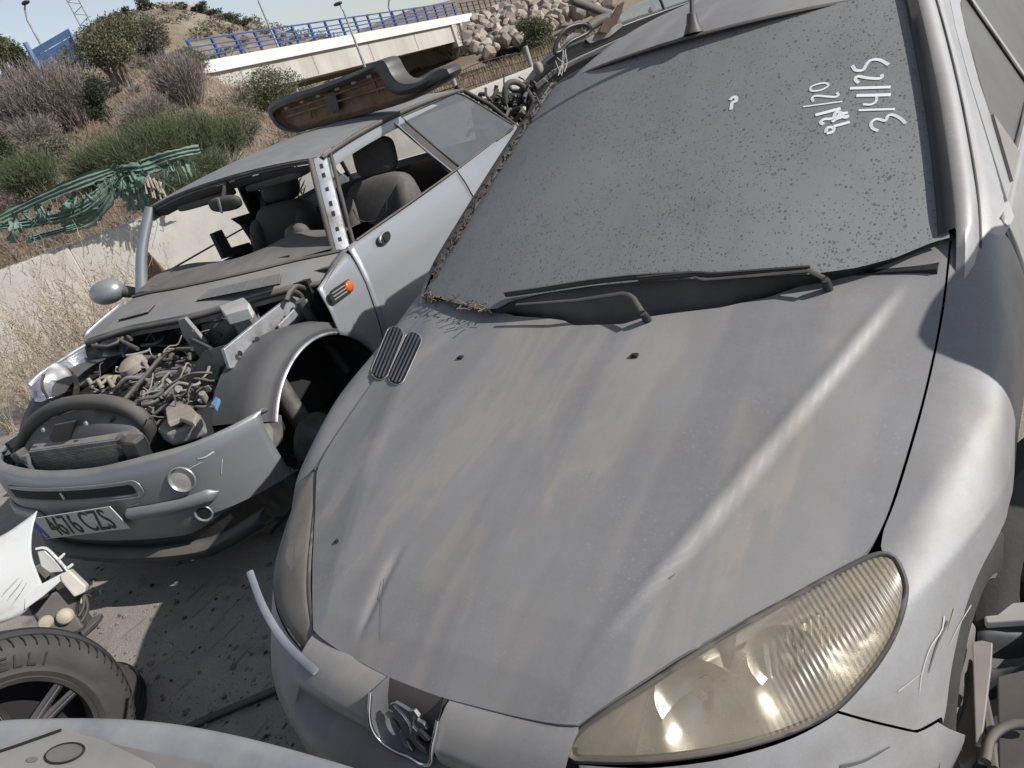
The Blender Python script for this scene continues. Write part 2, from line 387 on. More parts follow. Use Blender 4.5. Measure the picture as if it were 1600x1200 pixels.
def mat_reflector():
    k = NT('ribbed_reflector'); k.set(col=(.93, .90, .82), rough=.32, metal=1.); k.bump(k.noise(14, 2), .15, .01); return k.m
REFL = mat_reflector()
DLENS = simple('dust_caked_lens', (.20, .182, .158), .85)
MILK = simple('milky_plastic', (.62, .56, .44), .4)
def headlight(px, mirrored=False):
    L = px206(px); L = snap(spline(L, 120, True))
    if mirrored: L = mirror(L)
    t = thing('headlight', None, None); bpy.data.objects.remove(t)
    c = L.mean(0); s = -1 if mirrored else 1
    rings = [L]
    for q in (.93, .8, .6, .4, .2): 
        R = c+(L-c)*q; rings.append(R)
    Gq = np.array(rings)
    if mirrored: tmp = Gq.copy(); tmp[..., 0] = np.where(tmp[..., 0] < 0, tmp[..., 0]/.99, tmp[..., 0])*-1; tmp = snap(tmp); Gq = mirror(tmp)
    else: Gq = snap(Gq)
    Gq[1:] += np.array([s*.05, -.06, .05])*np.array([.004/.09, .0055/.09, .006/.09, .006/.09, .006/.09])[:, None, None]
    lb = MB().grid(Gq, cv=True, flip=mirrored); lb.f.append(tuple(5*120+k for k in (range(120) if not mirrored else reversed(range(120)))))
    lens = lb.build('headlight', DLENS if mirrored else LENS, HB, 40, inv=HBI); lens['label'] = 'headlight caked in brown dust' if mirrored else 'yellowed hazy headlight lens'
    # black seal round the edge
    MB().tube(np.vstack([L, L[:1]])+[0, 0, -.001], .0055, 6, caps=False).build('seal', RUB, lens, 60)
    # reflector tray following the outline, set back, with vertical flutes in the outer third
    back = np.array([-s*.05, .085, -.055])
    R0 = c+(L-c)*.985+back*.12; R1 = c+(L-c)*.93+back*.6; R2 = c+(L-c)*.55+back*1.05; R3 = c+(L-c)*.05+back*1.1
    MB().grid(np.array([R0, R1, R2, R3]), cv=True).build('reflector', REFL, lens, 70)
    # bowls: main and dipped beam
    for fx, fr_ in ((.36, .075), (.62, .062)):
        k0 = L[L[:, 0].argmin()] if not mirrored else L[L[:, 0].argmax()]; k1 = L[L[:, 0].argmax()] if not mirrored else L[L[:, 0].argmin()]
        p = k0+(k1-k0)*fx+np.array([0, .05, -.045]); axd = np.array([s*.25, -.85, .35])
        prof = [(fr_*q, fr_*.9*(q*q)-.03) for q in np.linspace(.15, 1, 8)]
        MB().lathe(prof, p, axd, 24).build('reflector_bowl', REFL, lens, 60)
        MB().lathe([(0, .02), (.009, .018), (.01, -.02), (.008, -.03)], p, axd, 12).build('bulb', MILK, lens, 60)
    tipp = L[L[:, 0].argmin()] if not mirrored else L[L[:, 0].argmax()]
    near = [p for p in L if abs(p[0]-tipp[0]) < .115]; near = np.array(near); n2 = near+back*.16; MB().add(n2, [tuple(range(len(n2)))]).build('indicator_chamber', simple('dull_tan_chamber', (.23, .20, .15), .6), lens)
    # fluted inner screen
    k1 = L[L[:, 0].argmax()] if not mirrored else L[L[:, 0].argmin()]
    fb = MB()
    for i in range(16):
        q = i/15.; base = k1+np.array([-s*(.02+.15*q), -.02-.14*q, -.11-.02*q])+back*.30
        h = .115*(1-.25*abs(q-.4)); 
        fb.tube([base+[0, 0, 0], base+np.array([-s*.006, .03, h])], .0048, 6)
    fb.build('fluted_screen', REFL, lens, 60)
    return L
HL = headlight(hl_px); headlight(hl_px, True)
# ---- nose: upper bar halves, badge recess, bumper band
lipx = np.linspace(0, 1, 50)
def nosept(x, z, off=0.):
    ax = abs(x); y = tab(z, [(.36, .0), (.45, -.012), (.52, .0), (.535, .03), (.545, .045), (.56, .035), (.60, .040), (.63, .06), (.66, .09)])
    base = .012+.075*(ax/.7)**2+.50*min(ax/.86, 1.2)**5.5
    return np.array([x*(.99 if x < 0 else 1), base+y+off, z])
for s in (-1, 1):                                                          # rounded bar between badge and headlight
    xs = np.linspace(.082, .342, 30); zs = np.linspace(.546, .646, 14); Gb = []
    for x in xs:
        row = []
        for z in zs:
            q = (z-.596)/.050; bulge = .026*math.sqrt(max(0, 1-q*q))
            zz = z; row.append(nosept(s*x, zz, .030-bulge))
        row.append(nosept(s*x, .650, .050)); row.append(nosept(s*x, .640, .085)); Gb.append(row)
    Gb = np.array(Gb); MB().grid(Gb, flip=(s > 0)).build('grille_bar', P206, HB, 60, inv=HBI)
b = MB()
Gb = np.array([[nosept(x, z, .055) for z in np.linspace(.50, .625, 6)] for x in np.linspace(-.34, .34, 30)]); b.grid(Gb, flip=True)
b.build('grille_backing', DARK, HB, 60, inv=HBI)
# chrome surround of the badge recess
sur = [(-.084, .648), (-.078, .61), (-.064, .574), (-.034, .556), (0, .552), (.034, .556), (.064, .574), (.078, .61), (.084, .648)]
so_, si_ = spline([nosept(x*1.05, z, -.002) for x, z in sur], 50), spline([nosept(x*.86, z+.006, .036) for x, z in sur], 50)
MB().grid(np.stack([so_, si_], 0)).build('badge_recess', simple('grey_recess', (.10, .10, .105), .4, .3), HB, 60, inv=HBI)
MB().tube(so_+[0, -.001, 0], .0042, 8).build('badge_surround', CHR, HB, 60, inv=HBI)
MB().grid(np.array([[nosept(x*(.6+.4*(z-.55)/.1), z, .036) for z in np.linspace(.552, .650, 5)] for x in np.linspace(-.08, .08, 7)]), flip=True).build('badge_plate', BLK, HB, 50, inv=HBI)
lion = [(-.030, .632), (-.018, .640), (-.004, .638), (.010, .634), (.022, .640), (.030, .630), (.026, .620), (.038, .618), (.044, .608), (.034, .606), (.026, .610), (.022, .600), (.034, .594), (.044, .586), (.036, .580), (.022, .588), (.014, .582), (.016, .570), (.030, .562), (.034, .552), (.020, .552), (.010, .560), (.002, .570), (-.008, .566), (-.004, .554), (.002, .544), (-.012, .544), (-.020, .556), (-.022, .572), (-.014, .584), (-.018, .598), (-.030, .604), (-.040, .596), (-.046, .604), (-.038, .614), (-.026, .616), (-.034, .624)]
lo_ = nosept(0, .600, .030); lup = np.array([0, .30, .95]); lup /= np.linalg.norm(lup); ln = np.array([0, -.95, .30])
lp = np.array([lo_+np.array([x*1.25, 0, 0])+lup*(z-.592)*.98 for x, z in lion]); em = MB().prism(lp, ln*.008).build('lion_emblem', simple('tarnished_chrome', (.42, .42, .43), .28, .9), HB, None, bevel=.0012, inv=HBI)
for px_ in ([(-.02, .632), (.0, .615), (.006, .590), (-.008, .562)], [(.020, .625), (.014, .606), (.022, .596)]): MB().tube(spline([lo_+np.array([x*1.25, 0, 0])+lup*(z-.592)*.98+ln*.009 for x, z in px_], 12), .0022, 6).build('emblem_relief', CHR, em, 60)
# bumper: wraps from wheel arch to wheel arch below the lamps, on the body surface
def radial(phi, z):                                                        # body surface seen from an upright axis inside the nose
    c = np.array([0, .62, 0]); dr = np.stack([np.sin(phi), -np.cos(phi), 0*phi], -1); lo, hi = np.zeros_like(phi)+.1, np.zeros_like(phi)+1.2
    for _ in range(32):
        m = (lo+hi)/2; P = c+dr*m[..., None]; P[..., 2] = z; v = f206(P.reshape(-1, 3)).reshape(m.shape); lo = np.where(v < 0, m, lo); hi = np.where(v < 0, hi, m)
    P = c+dr*hi[..., None]; P[..., 2] = z; return P, dr
low = px206([(905, 1186), (1000, 1191), (1080, 1184), (1160, 1169), (1240, 1144), (1300, 1112)]); d1s = snap(resample(d1, 12))
bl = np.vstack([low, d1s]); phb = np.arctan2(bl[:, 0], .62-bl[:, 1]); zb = bl[:, 2]-.006
order = np.argsort(phb); phb, zb = phb[order], zb[order]
ph = np.linspace(-1.45, 1.45, 150); aph = np.abs(ph)
xin = .62*np.tan(np.minimum(aph, 1.2)); zt = np.where(aph < phb[0]-.02, .545, np.interp(aph, phb, zb)); zt = np.where(aph > phb[-1], np.interp(aph, [phb[-1], 1.45], [zb[-1], .40]), zt)
rows = [0, .03, .06, .10, .16, .22, .30, .38, .46, .54, .62, .70, .8, .9, 1.]
Gb = []
for r_ in rows:
    z = zt*(1-r_)+.19*r_; P, dr = radial(ph, z); oc = np.interp(z, [.19, .30, .36, .42, .48, .52, .545, .6], [-.02, .002, .014, .022, .022, .016, -.02, 0.])*(1-smo(aph, .45, .75))
    oc = oc+np.interp(z, [.30, .38, .46, .5], [0, .008, .008, 0])*smo(aph, .6, .8); Gb.append(P+dr*oc[:, None])
Gb = np.array(Gb); MB().grid(Gb, flip=True).build('front_bumper', P206, HB, 50, inv=HBI)
# lower opening
# lifted trim strip at the far corner
tp = [on_z(390, 893, .70), on_z(412, 950, .665), on_z(446, 1004, .645), on_z(494, 1050, .635)]
MB().tube(spline(tp, 24), .0085, 6, flat=.4).build('loose_trim', simple('pale_grey_trim', (.20, .21, .24), .5), HB, 60, inv=HBI)
def scratch(px_, w_, mat):
    P = px206(spline(px_, 14)); e = 1e-4; N = np.stack([(f206(P+np.eye(3)[i]*e)-f206(P))/e for i in range(3)], 1); N /= np.linalg.norm(N, axis=1)[:, None]; b_ = MB(); b_.ribbon(P+N*.0016, np.linspace(w_, w_*.3, 14), N); b_.build('scratch', mat, HB, inv=HBI)
SCW, SCD = simple('bare_scratch', (.45, .44, .42), .6), simple('dark_scratch', (.10, .10, .105), .6)
for px_, w_, m_ in (([(1474, 962), (1470, 985), (1452, 1012), (1440, 1050), (1436, 1080)], .004, SCW), ([(1516, 945), (1498, 975), (1482, 1008)], .003, SCW), ([(1402, 1080), (1420, 1066), (1442, 1048)], .002, SCW), ([(1480, 970), (1462, 1010), (1450, 1050)], .006, SCD), ([(1490, 950), (1480, 985)], .003, simple('ochre_scuff', (.30, .24, .15), .8)), ([(1312, 1198), (1350, 1188), (1390, 1166)], .006, SCD), ([(1045, 905), (1056, 897)], .003, SCD), ([(600, 905), (596, 960), (594, 1010)], .002, SCD)): scratch(px_, w_, m_)
# ---- windshield
def wsy(x, z): return 1.03+1.954*(z-.95)+.37*x*x
def fws(P): return wsy(P[:, 0], P[:, 2])-P[:, 1]
def pxws(pts): return np.array([ray_hit(u, v, fws, .5, 9, 3000) for u, v in pts])
wn = np.array([0, -1, 1.954]); wn /= np.linalg.norm(wn)
def wsedge(t, s=1):
    w_ = tab(t, [(0, .735), (1, .562)]); z = .925+t*(1.375-.925); w_ += .012*math.sin(math.pi*t)
    if s < 0: w_ = tab(t, [(0, .775), (1, .540)])+.012*math.sin(math.pi*t)
    return w_, z
gb = pxws([(664, 457), (700, 470), (740, 480), (775, 483), (800, 470), (850, 458), (930, 446), (1000, 440), (1080, 436), (1180, 433), (1270, 428), (1340, 418), (1400, 402), (1458, 378)])
gbx, gbz = gb[:, 0], gb[:, 2]
Gw = []
for q in np.linspace(-1, 1, 81):
    row = []
    for t in np.linspace(0, 1, 40):
        tt = t; wl, z = wsedge(tt); wr, _ = wsedge(tt, -1); x = q*(wl if q > 0 else wr); zb_ = np.interp(x, gbx, gbz); z1 = 1.375+.038*(1-q*q); zz = zb_+(z1-zb_)*t
        row.append((x, wsy(x, zz), zz))
    Gw.append(row)
Gw = np.array(Gw); ws = MB().grid(Gw, flip=False).build('windshield', WSH, HB, 40, inv=HBI); ws['label'] = 'windshield grey with dust and rain spots'
if ws.data.polygons[800].normal.z < 0: ws.data.flip_normals()
WP = simple('white_marker_paint', (.72, .74, .74), .6, var=.08)
def strokes(name, lines, wpx, o0, sc):
    b = MB()
    for ln, wd_ in zip(lines, wpx):
        P = spline([(x/sc+o0[0], y/sc+o0[1]) for x, y in ln], max(6, 5*len(ln))); Q = pxws(P)+wn*.0018
        dist = np.linalg.norm(Q[0]-CPOS); b.ribbon(Q, wd_/sc*dist/F_PX*1.25, wn)
    return b.build(name, WP, ws, inv=None)
strokes('written_date', [[(690, 820), (655, 805), (645, 772), (680, 747), (735, 757), (748, 730), (780, 720), (830, 745), (860, 775)], [(568, 692), (680, 688), (795, 685)],
    [(595, 655), (645, 656), (676, 636), (680, 605)], [(553, 600), (660, 598), (768, 595)], [(513, 555), (640, 551), (768, 547)], [(568, 522), (547, 500), (562, 480), (620, 490), (690, 495), (714, 484), (710, 468)],
    [(527, 412), (550, 442), (595, 440), (620, 400), (650, 377), (700, 378), (755, 408)]], [14, 12, 12, 18, 16, 15, 15], (1200, 0), 4.)
strokes('crossed_out_date', [[(265, 568), (272, 545), (320, 526), (365, 523), (378, 538), (342, 562), (295, 572), (265, 568)], [(285, 637), (276, 617), (300, 602), (370, 606), (420, 609), (441, 597), (432, 581)],
    [(220, 670), (340, 654), (465, 637)], [(297, 722), (375, 702), (455, 680)], [(350, 780), (330, 768), (352, 748), (405, 742), (428, 702), (470, 712), (500, 705)], [(420, 745), (450, 720), (485, 738), (500, 728), (440, 742), (400, 765)],
    [(412, 792), (460, 780), (512, 765)], [(362, 832), (372, 802), (410, 800), (405, 826), (368, 838)]], [10, 12, 8, 18, 16, 16, 17, 16], (1200, 0), 4.)
strokes('marker_blob', [[(376, 152), (388, 140), (402, 142), (400, 158), (386, 162), (380, 192)]], [11], (1000, 100), 2.667)
# ---- cowl, wipers
b = MB(); Gc = []
for x in np.linspace(-.76, .74, 60):
    yr = tab(abs(x), rear); z0 = Hs(np.array([x]), np.array([yr]))[0]; zg = np.interp(x, gbx, gbz); yg = wsy(x, zg)
    Gc.append([(x, yr-.03, z0-.045), (x, yr+.02, z0-.05), (x, (yr+yg)/2+.015, (z0+zg)/2-.05), (x, yg+.012, zg-.008), (x, yg+.02, zg-.004)])
b.grid(np.array(Gc), flip=True).build('cowl', BLK, HB, 50, inv=HBI)
for x0, x1 in ((-.62, -.30), (.05, .40)):                                  # intake slats in the cowl
    for k_ in range(7):
        x = x0+(x1-x0)*k_/6; yr = tab(abs(x), rear); z0 = Hs(np.array([x]), np.array([yr]))[0]; MB().box((x, yr+.03, z0-.044), (.012, .05, .008)).build('cowl_slat', BLKD, HB, inv=HBI)
def wiper(arm, blade, lift):
    A = pxws(arm)+wn*lift; Bl = pxws(blade)+wn*.010
    o = MB().tube(resample(A, 24), np.linspace(.0075, .0045, 24), 6, flat=.6).build('wiper', BLK, HB, 50, inv=HBI)
    MB().tube(spline(Bl, 30), .0055, 6, flat=1.3).build('wiper_blade', RUB, o, 50)
    MB().tube(spline(Bl, 30)+wn*.008, .0032, 5).build('blade_spine', BLK, o, 50)
    MB().lathe([(0, .008), (.008, .007), (.010, 0), (.010, -.03)], A[0]-wn*.012, wn, 14).build('wiper_pivot', BLK, o, 50)
wiper([(1006, 492), (990, 466), (976, 463), (900, 474), (810, 480)], [(793, 464), (850, 456), (930, 444), (1000, 437), (1085, 432)], .012)
wiper([(1290, 440), (1266, 428), (1180, 436), (1100, 442), (1082, 434)], [(1268, 424), (1180, 430), (1120, 434), (1085, 433), (1000, 440)], .012)
# leaf litter caught at the far corner
b = MB()
LP = pxws([(662, 462), (690, 466), (720, 470), (745, 478), (770, 486)])
for i in range(90):
    t = rng.random(); p = LP[0]+(LP[-1]-LP[0])*t+rng.normal(0, .008, 3)+wn*.008
    d_ = rng.normal(0, 1, 3); d_ /= np.linalg.norm(d_); b.tube([p, p+d_*rng.uniform(.008, .03)], rng.uniform(.001, .0025), 4)
lit = b.build('leaf_litter', simple('dry_litter', (.13, .10, .075), .9, var=.5, scale=60), None); tag(lit, 'dry leaf litter in the corner of the filthy windshield', 'leaf litter', kind='stuff')
# ---- pillars: moulding, painted pillar, door frame
def edge(s, dx, dy, dz, n=24, t0=0, t1=1.0):
    out = []
    for i, t in enumerate(np.linspace(t0, t1, n)):
        sink = .035*max(0, 1-i/5.)**2
        w_, z = wsedge(t, s); x = s*w_; out.append((x+s*dx*(1-.25*t)-s*sink*.4, wsy(x, z)+dy-sink*.2, z+dz-sink))
    return np.array(out)
MOULD = simple('black_moulding', (.022, .022, .024), .55, dust=.12)
for s in (1, -1):
    E0, E1, E1b, E2, E3 = edge(s, -.004, 0, .004, t0=-.01), edge(s, .030, .004, .018, t0=-.01), edge(s, .046, .018, .014, t0=-.01), edge(s, .064, .08, .0, t0=-.01), edge(s, .078, .13, -.012, t0=-.01)
    MB().grid(np.array([E0, edge(s, .004, -.004, .014, t0=-.01), E1, E1+(0, .012, -.014)])[:, 3:], flip=(s < 0)).build('windshield_moulding', MOULD, HB, 60, inv=HBI)
    MB().grid(np.array([E1+(0, .010, -.008), E1b, (E1b+E2)/2+np.array([s*.003, 0, .003]), E2, E2-(s*.012, 0, .004)]), flip=(s < 0)).build('pillar', P206, HB, 60, inv=HBI)
    FO = [(1.46, .925), (1.50, .955), (1.86, 1.17), (2.03, 1.255), (2.18, 1.315)]
    RL = np.array([(s*(float(Wd(y_, .78))-.033-(z_-.93)*.50+.004), y_, z_) for y_, z_ in resample(np.array(FO), 24)])
    MB().grid(np.array([E2-(s*.008, 0, .003), E2+(s*.003, .012, 0), (E2+RL)/2+(s*.004, 0, .002), RL+(s*.004, .02, .0)]), flip=(s < 0)).build('door_frame_front', P206, HB, 60, inv=HBI)
    MB().tube(E2+(s*.001, .006, .001), .0035, 6).build('door_gap', MOULD, HB, 60, inv=HBI)
    if s < 0:                                                             # dirt packed along the far moulding
        b = MB()
        for i in range(300):
            t = rng.random(); k = int(t*23); p = (E0[k]*(1-t*23+k)+E0[min(k+1, 23)]*(t*23-k))+rng.normal(0, .005, 3)+wn*.003
            d_ = E0[-1]-E0[0]; d_ = d_/np.linalg.norm(d_)*.012+rng.normal(0, .006, 3); b.tube([p, p+d_], rng.uniform(.001, .0028), 4)
        b.build('packed_dirt', simple('packed_dirt', (.07, .058, .048), .95, var=.5, scale=80), ws)
# ---- roof
Gr = []
for t in np.linspace(0, 1, 24):
    y = 1.90+t*1.45; row = []
    w_ = .565+.01*math.sin(math.pi*t)
    for q in np.linspace(-1, 1, 40):
        x = q*w_*(1 if q > 0 else .965); yy = y+.37*x*x*(1-t)
        z = 1.419+.058*math.sin(math.pi*min(t*1.0, 1))**.7-.05*t*t-.045*q*q-.03*q**8; row.append((x, yy+(.012), z))
    Gr.append(row)
Gr = np.array(Gr); rb = MB().grid(Gr, flip=True)
for col_, s in ((Gr[:, 0], -1), (Gr[:, -1], 1)): 
    L2 = col_+[s*.03, 0, -.035]; L3 = col_+[s*.036, 0, -.06]; rb.grid(np.stack([col_, L2, L3], 0), flip=(s > 0))
rb.build('roof', P206, HB, 50, inv=HBI)
MB().tube(Gr[0]+[0, -.008, -.004], .010, 8, flat=.7).build('header_seal', RUB, HB, 60, inv=HBI)
ab = np.array(ray_hit(1083, 47, lambda P: P[:, 2]-1.432)); 
an = MB().lathe([(0, .05), (.014, .046), (.018, .02), (.026, .0), (.030, -.01)], ab, (0, .25, 1), 14).build('antenna', BLK, HB, 50, inv=HBI)
MB().tube([ab+[0, .008, .03], ab+[0.0, .14, .30]], [.007, .004], 8).build('antenna_mast', BLK, an, 60)
# ---- doors, windows, rear body
def sidex(y, z, s=1):
    if z <= .93: return s*float(Wd(y, min(z, .78))) if z < .78 else s*(float(Wd(y, .78))-(z-.78)*.22)
    return s*(float(Wd(y, .78))-.033-(z-.93)*.50)
def sidegrid(yz_bottom, yz_top, n, m, s):
    bt, tp = resample(np.array(yz_bottom, float), n), resample(np.array(yz_top, float), n); out = []
    for i in range(n):
        row = []
        for q in np.linspace(0, 1, m):
            y, z = bt[i]*(1-q)+tp[i]*q; row.append((sidex(y, z, s)*(1.0 if s > 0 else 1.03), y, z))
        out.append(row)
    return np.array(out)
for s in (1, -1):
    fl_ = s < 0
    d_ = MB().grid(sidegrid([(1.435, .24), (2.42, .24)], [(1.435, .945), (2.42, .965)], 20, 24, s), flip=fl_).build('door', P206, HB, 40, inv=HBI, solid=.01)
    MB().tube([(sidex(2.28, .78, s)+s*.012, 2.24, .78), (sidex(2.38, .78, s)+s*.03, 2.30, .78), (sidex(2.4, .78, s)+s*.012, 2.38, .785)], .011, 8).build('door_handle', BLK, d_, 60)
    MB().grid(sidegrid([(2.43, .24), (2.86, .24), (2.87, .5), (3.2, .66), (3.52, .5), (3.54, .26), (3.78, .3)], [(2.43, .965), (3.78, .98)], 40, 24, s), flip=fl_).build('rear_quarter', P206, HB, 40, inv=HBI)
    # glass with painted frame
    fo = [(1.50, .955), (1.86, 1.17), (2.03, 1.255), (2.18, 1.315), (2.40, 1.335), (2.42, .965)]
    fi = [(1.64, .965), (1.90, 1.125), (2.08, 1.215), (2.22, 1.27), (2.37, 1.285), (2.38, .97)]
    P3 = lambda L, o=0.: np.array([(sidex(y, z, s)+s*o, y, z) for y, z in L])
    g = MB(); A, Bq = resample(np.vstack([P3(fo), P3(fo)[:1]]), 61)[:-1], resample(np.vstack([P3(fi), P3(fi)[:1]]), 61)[:-1]
    g.grid(np.stack([A, A+[s*.010, 0, .0], Bq+[s*.010, 0, 0], Bq], 0), cv=True, flip=fl_); g.build('window_frame', P206, d_, 50)
    g = MB(); g.add(P3(fi, .001), [tuple(range(6)) if s < 0 else tuple(reversed(range(6)))]); g.build('window', SIDEGL, d_)
    g = MB(); Ls = P3(fi, .006); g.tube(resample(np.vstack([Ls, Ls[:1]]), 60), .006, 6, caps=False).build('window_seal', RUB, d_, 60)
    # sail panel and stub where the mirror sat
    tri = P3([(1.60, .962), (1.80, 1.068), (1.80, .966)], .011); MB().prism(tri, (s*.006, 0, .003)).build('mirror_sail', simple('dusty_grey_panel', (.17, .165, .16), .7, dust=.6), d_, inv=None)
    # rear side glass, roof rail
    ro = [(2.46, .97), (2.44, 1.335), (2.9, 1.33), (3.3, 1.25), (3.38, 1.0)]
    g = MB(); g.add(P3(ro, .002), [tuple(range(5)) if s > 0 else tuple(reversed(range(5)))]); g.build('rear_side_window', SIDEGL, HB, inv=HBI)
    MB().tube(spline(P3([(2.15, 1.318), (2.2, 1.335), (2.5, 1.352), (2.9, 1.345), (3.3, 1.265), (3.5, .99)], .004), 50), .022, 8, flat=.7).build('roof_rail', P206, HB, 60, inv=HBI)
    MB().grid(np.array([P3([(2.2, 1.335), (2.5, 1.352), (2.9, 1.345), (3.3, 1.265)]), np.array([(s*.585, 2.2, 1.34), (s*.585, 2.5, 1.36), (s*.575, 2.9, 1.35), (s*.565, 3.36, 1.27)])])).build('roof_side', P206, HB, 60, inv=HBI)
b = MB(); Gt = np.array([[(x*tab(z, [(.3, .76), (.95, .78), (1.3, .56)]), y, z) for x in np.linspace(-1, 1, 9)] for y, z in ((3.78, .28), (3.83, .45), (3.80, .7), (3.76, .95), (3.6, 1.15), (3.36, 1.34))]); b.grid(Gt)
b.build('tailgate', P206, HB, 50, inv=HBI)
b = MB(); b.box((0, 2.2, .92), (1.44, 2.0, .04)); b.build('interior_shelf', DARK, HB, inv=HBI)
# ---- wheels
def wheel(parent, c, axis, R=.295, W=.18, rr=.19, inv=None, spokes=0, rimmat=STEEL, tyremat=TYRE, name='wheel', dish=.02):
    t = MB().lathe([(rr, -W/2), (rr+.02, -W/2-.004), (R-.03, -W/2), (R-.006, -W/2+.02), (R, -W/4), (R, W/4), (R-.006, W/2-.02), (R-.03, W/2), (rr+.02, W/2+.004), (rr, W/2)], c, axis, 40)
    ty = t.build(name, tyremat, parent, 50, inv=inv)
    r_ = MB().lathe([(rr+.004, W/2), (rr-.012, W/2-.006), (rr-.02, W/2-.05), (rr*.62, W/2-.05-dish), (rr*.42, W/2-.03), (.04, W/2-.028), (.0, W/2-.03)], c, axis, 32)
    r_.lathe([(rr, -W/2), (rr-.02, -W/2+.01), (rr-.025, W/2-.05)], c, axis, 32)
    r_.build('rim', rimmat, ty, 50); return ty
for yc in (.76, 3.2):
    for s in (-1, 1): wheel(HB, (s*.735, yc, .295), (s, -.12 if (s > 0 and yc < 1) else 0, 0), inv=HBI)
# ---- hood details: vents, washer nozzles
HSF = lambda P: P[:, 2]-Hs(P[:, 0], P[:, 1])
def vent(c0, c1, w_):                                                      # a slot with rounded ends, drawn on the hood surface
    c0, c1 = np.array(c0, float), np.array(c1, float); ax_ = (c1-c0)/np.linalg.norm(c1-c0); sd = np.array([-ax_[1], ax_[0]])
    def cap(k, lift): 
        L = []
        for c, a0 in ((c1, -90), (c0, 90)):
            for i in range(13): a_ = rad(a0+i*15); L.append(c+(ax_*math.cos(a_)+sd*math.sin(a_))*w_*k)
        return np.array([ray_hit(u, v, HSF) for u, v in L])+[0, -.002*0, lift]
    Lp = cap(1, .0018); n = len(Lp); g = MB(); g.add(Lp, [tuple(range(n))]); v_ = g.build('hood_vent', DARK, hood)
    if v_.data.polygons[0].normal.z < 0: v_.data.flip_normals()
    for kq in (-.66, -.22, .22, .66):
        e = math.sqrt(1-kq*kq)*.9; a, b_ = c0-ax_*w_*e+sd*w_*kq, c1+ax_*w_*e+sd*w_*kq
        P = np.array([ray_hit(*(a+(b_-a)*t), HSF) for t in np.linspace(0, 1, 10)])+[0, 0, .0035]; MB().tube(P, .0030, 6).build('louvre', LOUV, v_, 50)
    R_ = cap(1.08, .0015); MB().tube(np.vstack([R_, R_[:1]]), .0016, 6, caps=False).build('vent_rim', P206, v_, 60)
LOUV = simple('blue_grey_louvre', (.045, .05, .062), .45)
vent((617, 524), (594, 580), 12.5); vent((645, 533), (620, 588), 12.5)
for u, v in ((720, 560), (992, 557)):
    p = ray_hit(u, v, lambda P: P[:, 2]-Hs(P[:, 0], P[:, 1])); MB().box(p+[0, 0, .002], (.016, .012, .008)).build('washer_nozzle', DARK, HB, inv=HBI)
b = MB(); p = ray_hit(527, 845, lambda P: P[:, 2]-Hs(P[:, 0], P[:, 1])); b.lathe([(0, .0015), (.008, .001), (.009, 0)], p, (0, 0, 1), 8); b.build('tar_spot', DARK, HB, 50, inv=HBI)
# ================================================================== the stripped silver compact (no hood, no windshield)
SM = thing('stripped_compact_car', 'stripped silver compact car without hood or windshield, engine bay open', 'car', (-2.186, .393, .034), (rad(-1.04), 0, rad(12.29)))
SMM = np.array(Matrix.Translation(SM.location) @ SM.rotation_euler.to_matrix().to_4x4()); SMI = np.linalg.inv(SMM)
def to_l(P): return SMI[:3, :3]@P+SMI[:3, 3]
def mhit(u, v, ax, k):                                                     # pixel ray against a plane of the car's own axes
    o = to_l(CPOS); q = SMI[:3, :3]@ray(u, v); return o+q*(k-o[ax])/q[ax]
def mpx(L, ax, k): return np.array([mhit(u, v, ax, k) for u, v in L])
def superq(c, s, e1=.5, e2=.5, R=None, n=14, m=20):
    sg = lambda x, e: np.sign(x)*np.abs(x)**e
    th = np.linspace(-math.pi/2, math.pi/2, n); ph = np.linspace(0, 2*math.pi, m, endpoint=False)
    G = np.array([[(s[0]*sg(math.cos(t), e1)*sg(math.cos(p), e2), s[1]*sg(math.cos(t), e1)*sg(math.sin(p), e2), s[2]*sg(math.sin(t), e1)) for p in ph] for t in th])
    if R is not None: G = G @ np.array(R).T
    return G+np.array(c)
def rot(ax, a): return np.array(Matrix.Rotation(rad(a), 3, ax))
def mat_mini(name='dusty_bluish_silver_paint', base=(.34, .36, .385)):
    k = NT(name); n = k.noise(3.5, 6, .62); f = k.noise(40, 5, .7)
    d = k.math('MULTIPLY', k.up(.35, .9), k.ramp(n, [(.25, .55), (.7, .95)])); d = k.math('MAXIMUM', d, k.math('MULTIPLY', k.ramp(f, [(.45, 0), (.8, .5)]), .35))
    sp = k.n('SeparateXYZ'); k.l(k.pos(), sp.inputs[0]); low = k.ramp(sp.outputs[2], [(.15, .85), (.45, .45), (.7, .10)]); d = k.math('MAXIMUM', d, k.math('MULTIPLY', low, k.ramp(k.noise(9, 5), [(.3, .5), (.7, 1)])))
    dc = k.mix(k.ramp(k.noise(8, 5), [(.35, 0), (.65, 1)]), (.165, .162, .16), (.225, .21, .19))
    k.set(col=k.mix(d, base, dc), metal=k.math('MULTIPLY', k.math('SUBTRACT', 1., d, True), .6), rough=k.math('ADD', k.math('MULTIPLY', d, .3), .36)); k.bump(f, .05, .002); return k.m
MP_ = mat_mini(); BMP = mat_mini('shaded_grimy_bumper_paint', (.25, .268, .288))  # besides grime, the bumper's darker base paints in shade on the car's front
def mat_baremetal():
    k = NT('grimy_silver_metal'); n = k.noise(6, 6, .65)
    k.set(col=k.mix(k.ramp(n, [(.35, 0), (.6, 1)]), (.20, .19, .18), (.55, .57, .60)), metal=.7, rough=k.ramp(n, [(.3, .7), (.7, .3)])); k.bump(k.noise(18, 4), .2, .01); return k.m
BARE = mat_baremetal()
LINER = simple('grey_arch_liner', (.055, .056, .06), .6, dust=.45, dustcol=(.15, .145, .14))
GRIME = simple('oily_grey_parts', (.10, .098, .095), .6, .3, .5, 14, dust=.8, dustcol=(.23, .21, .185))
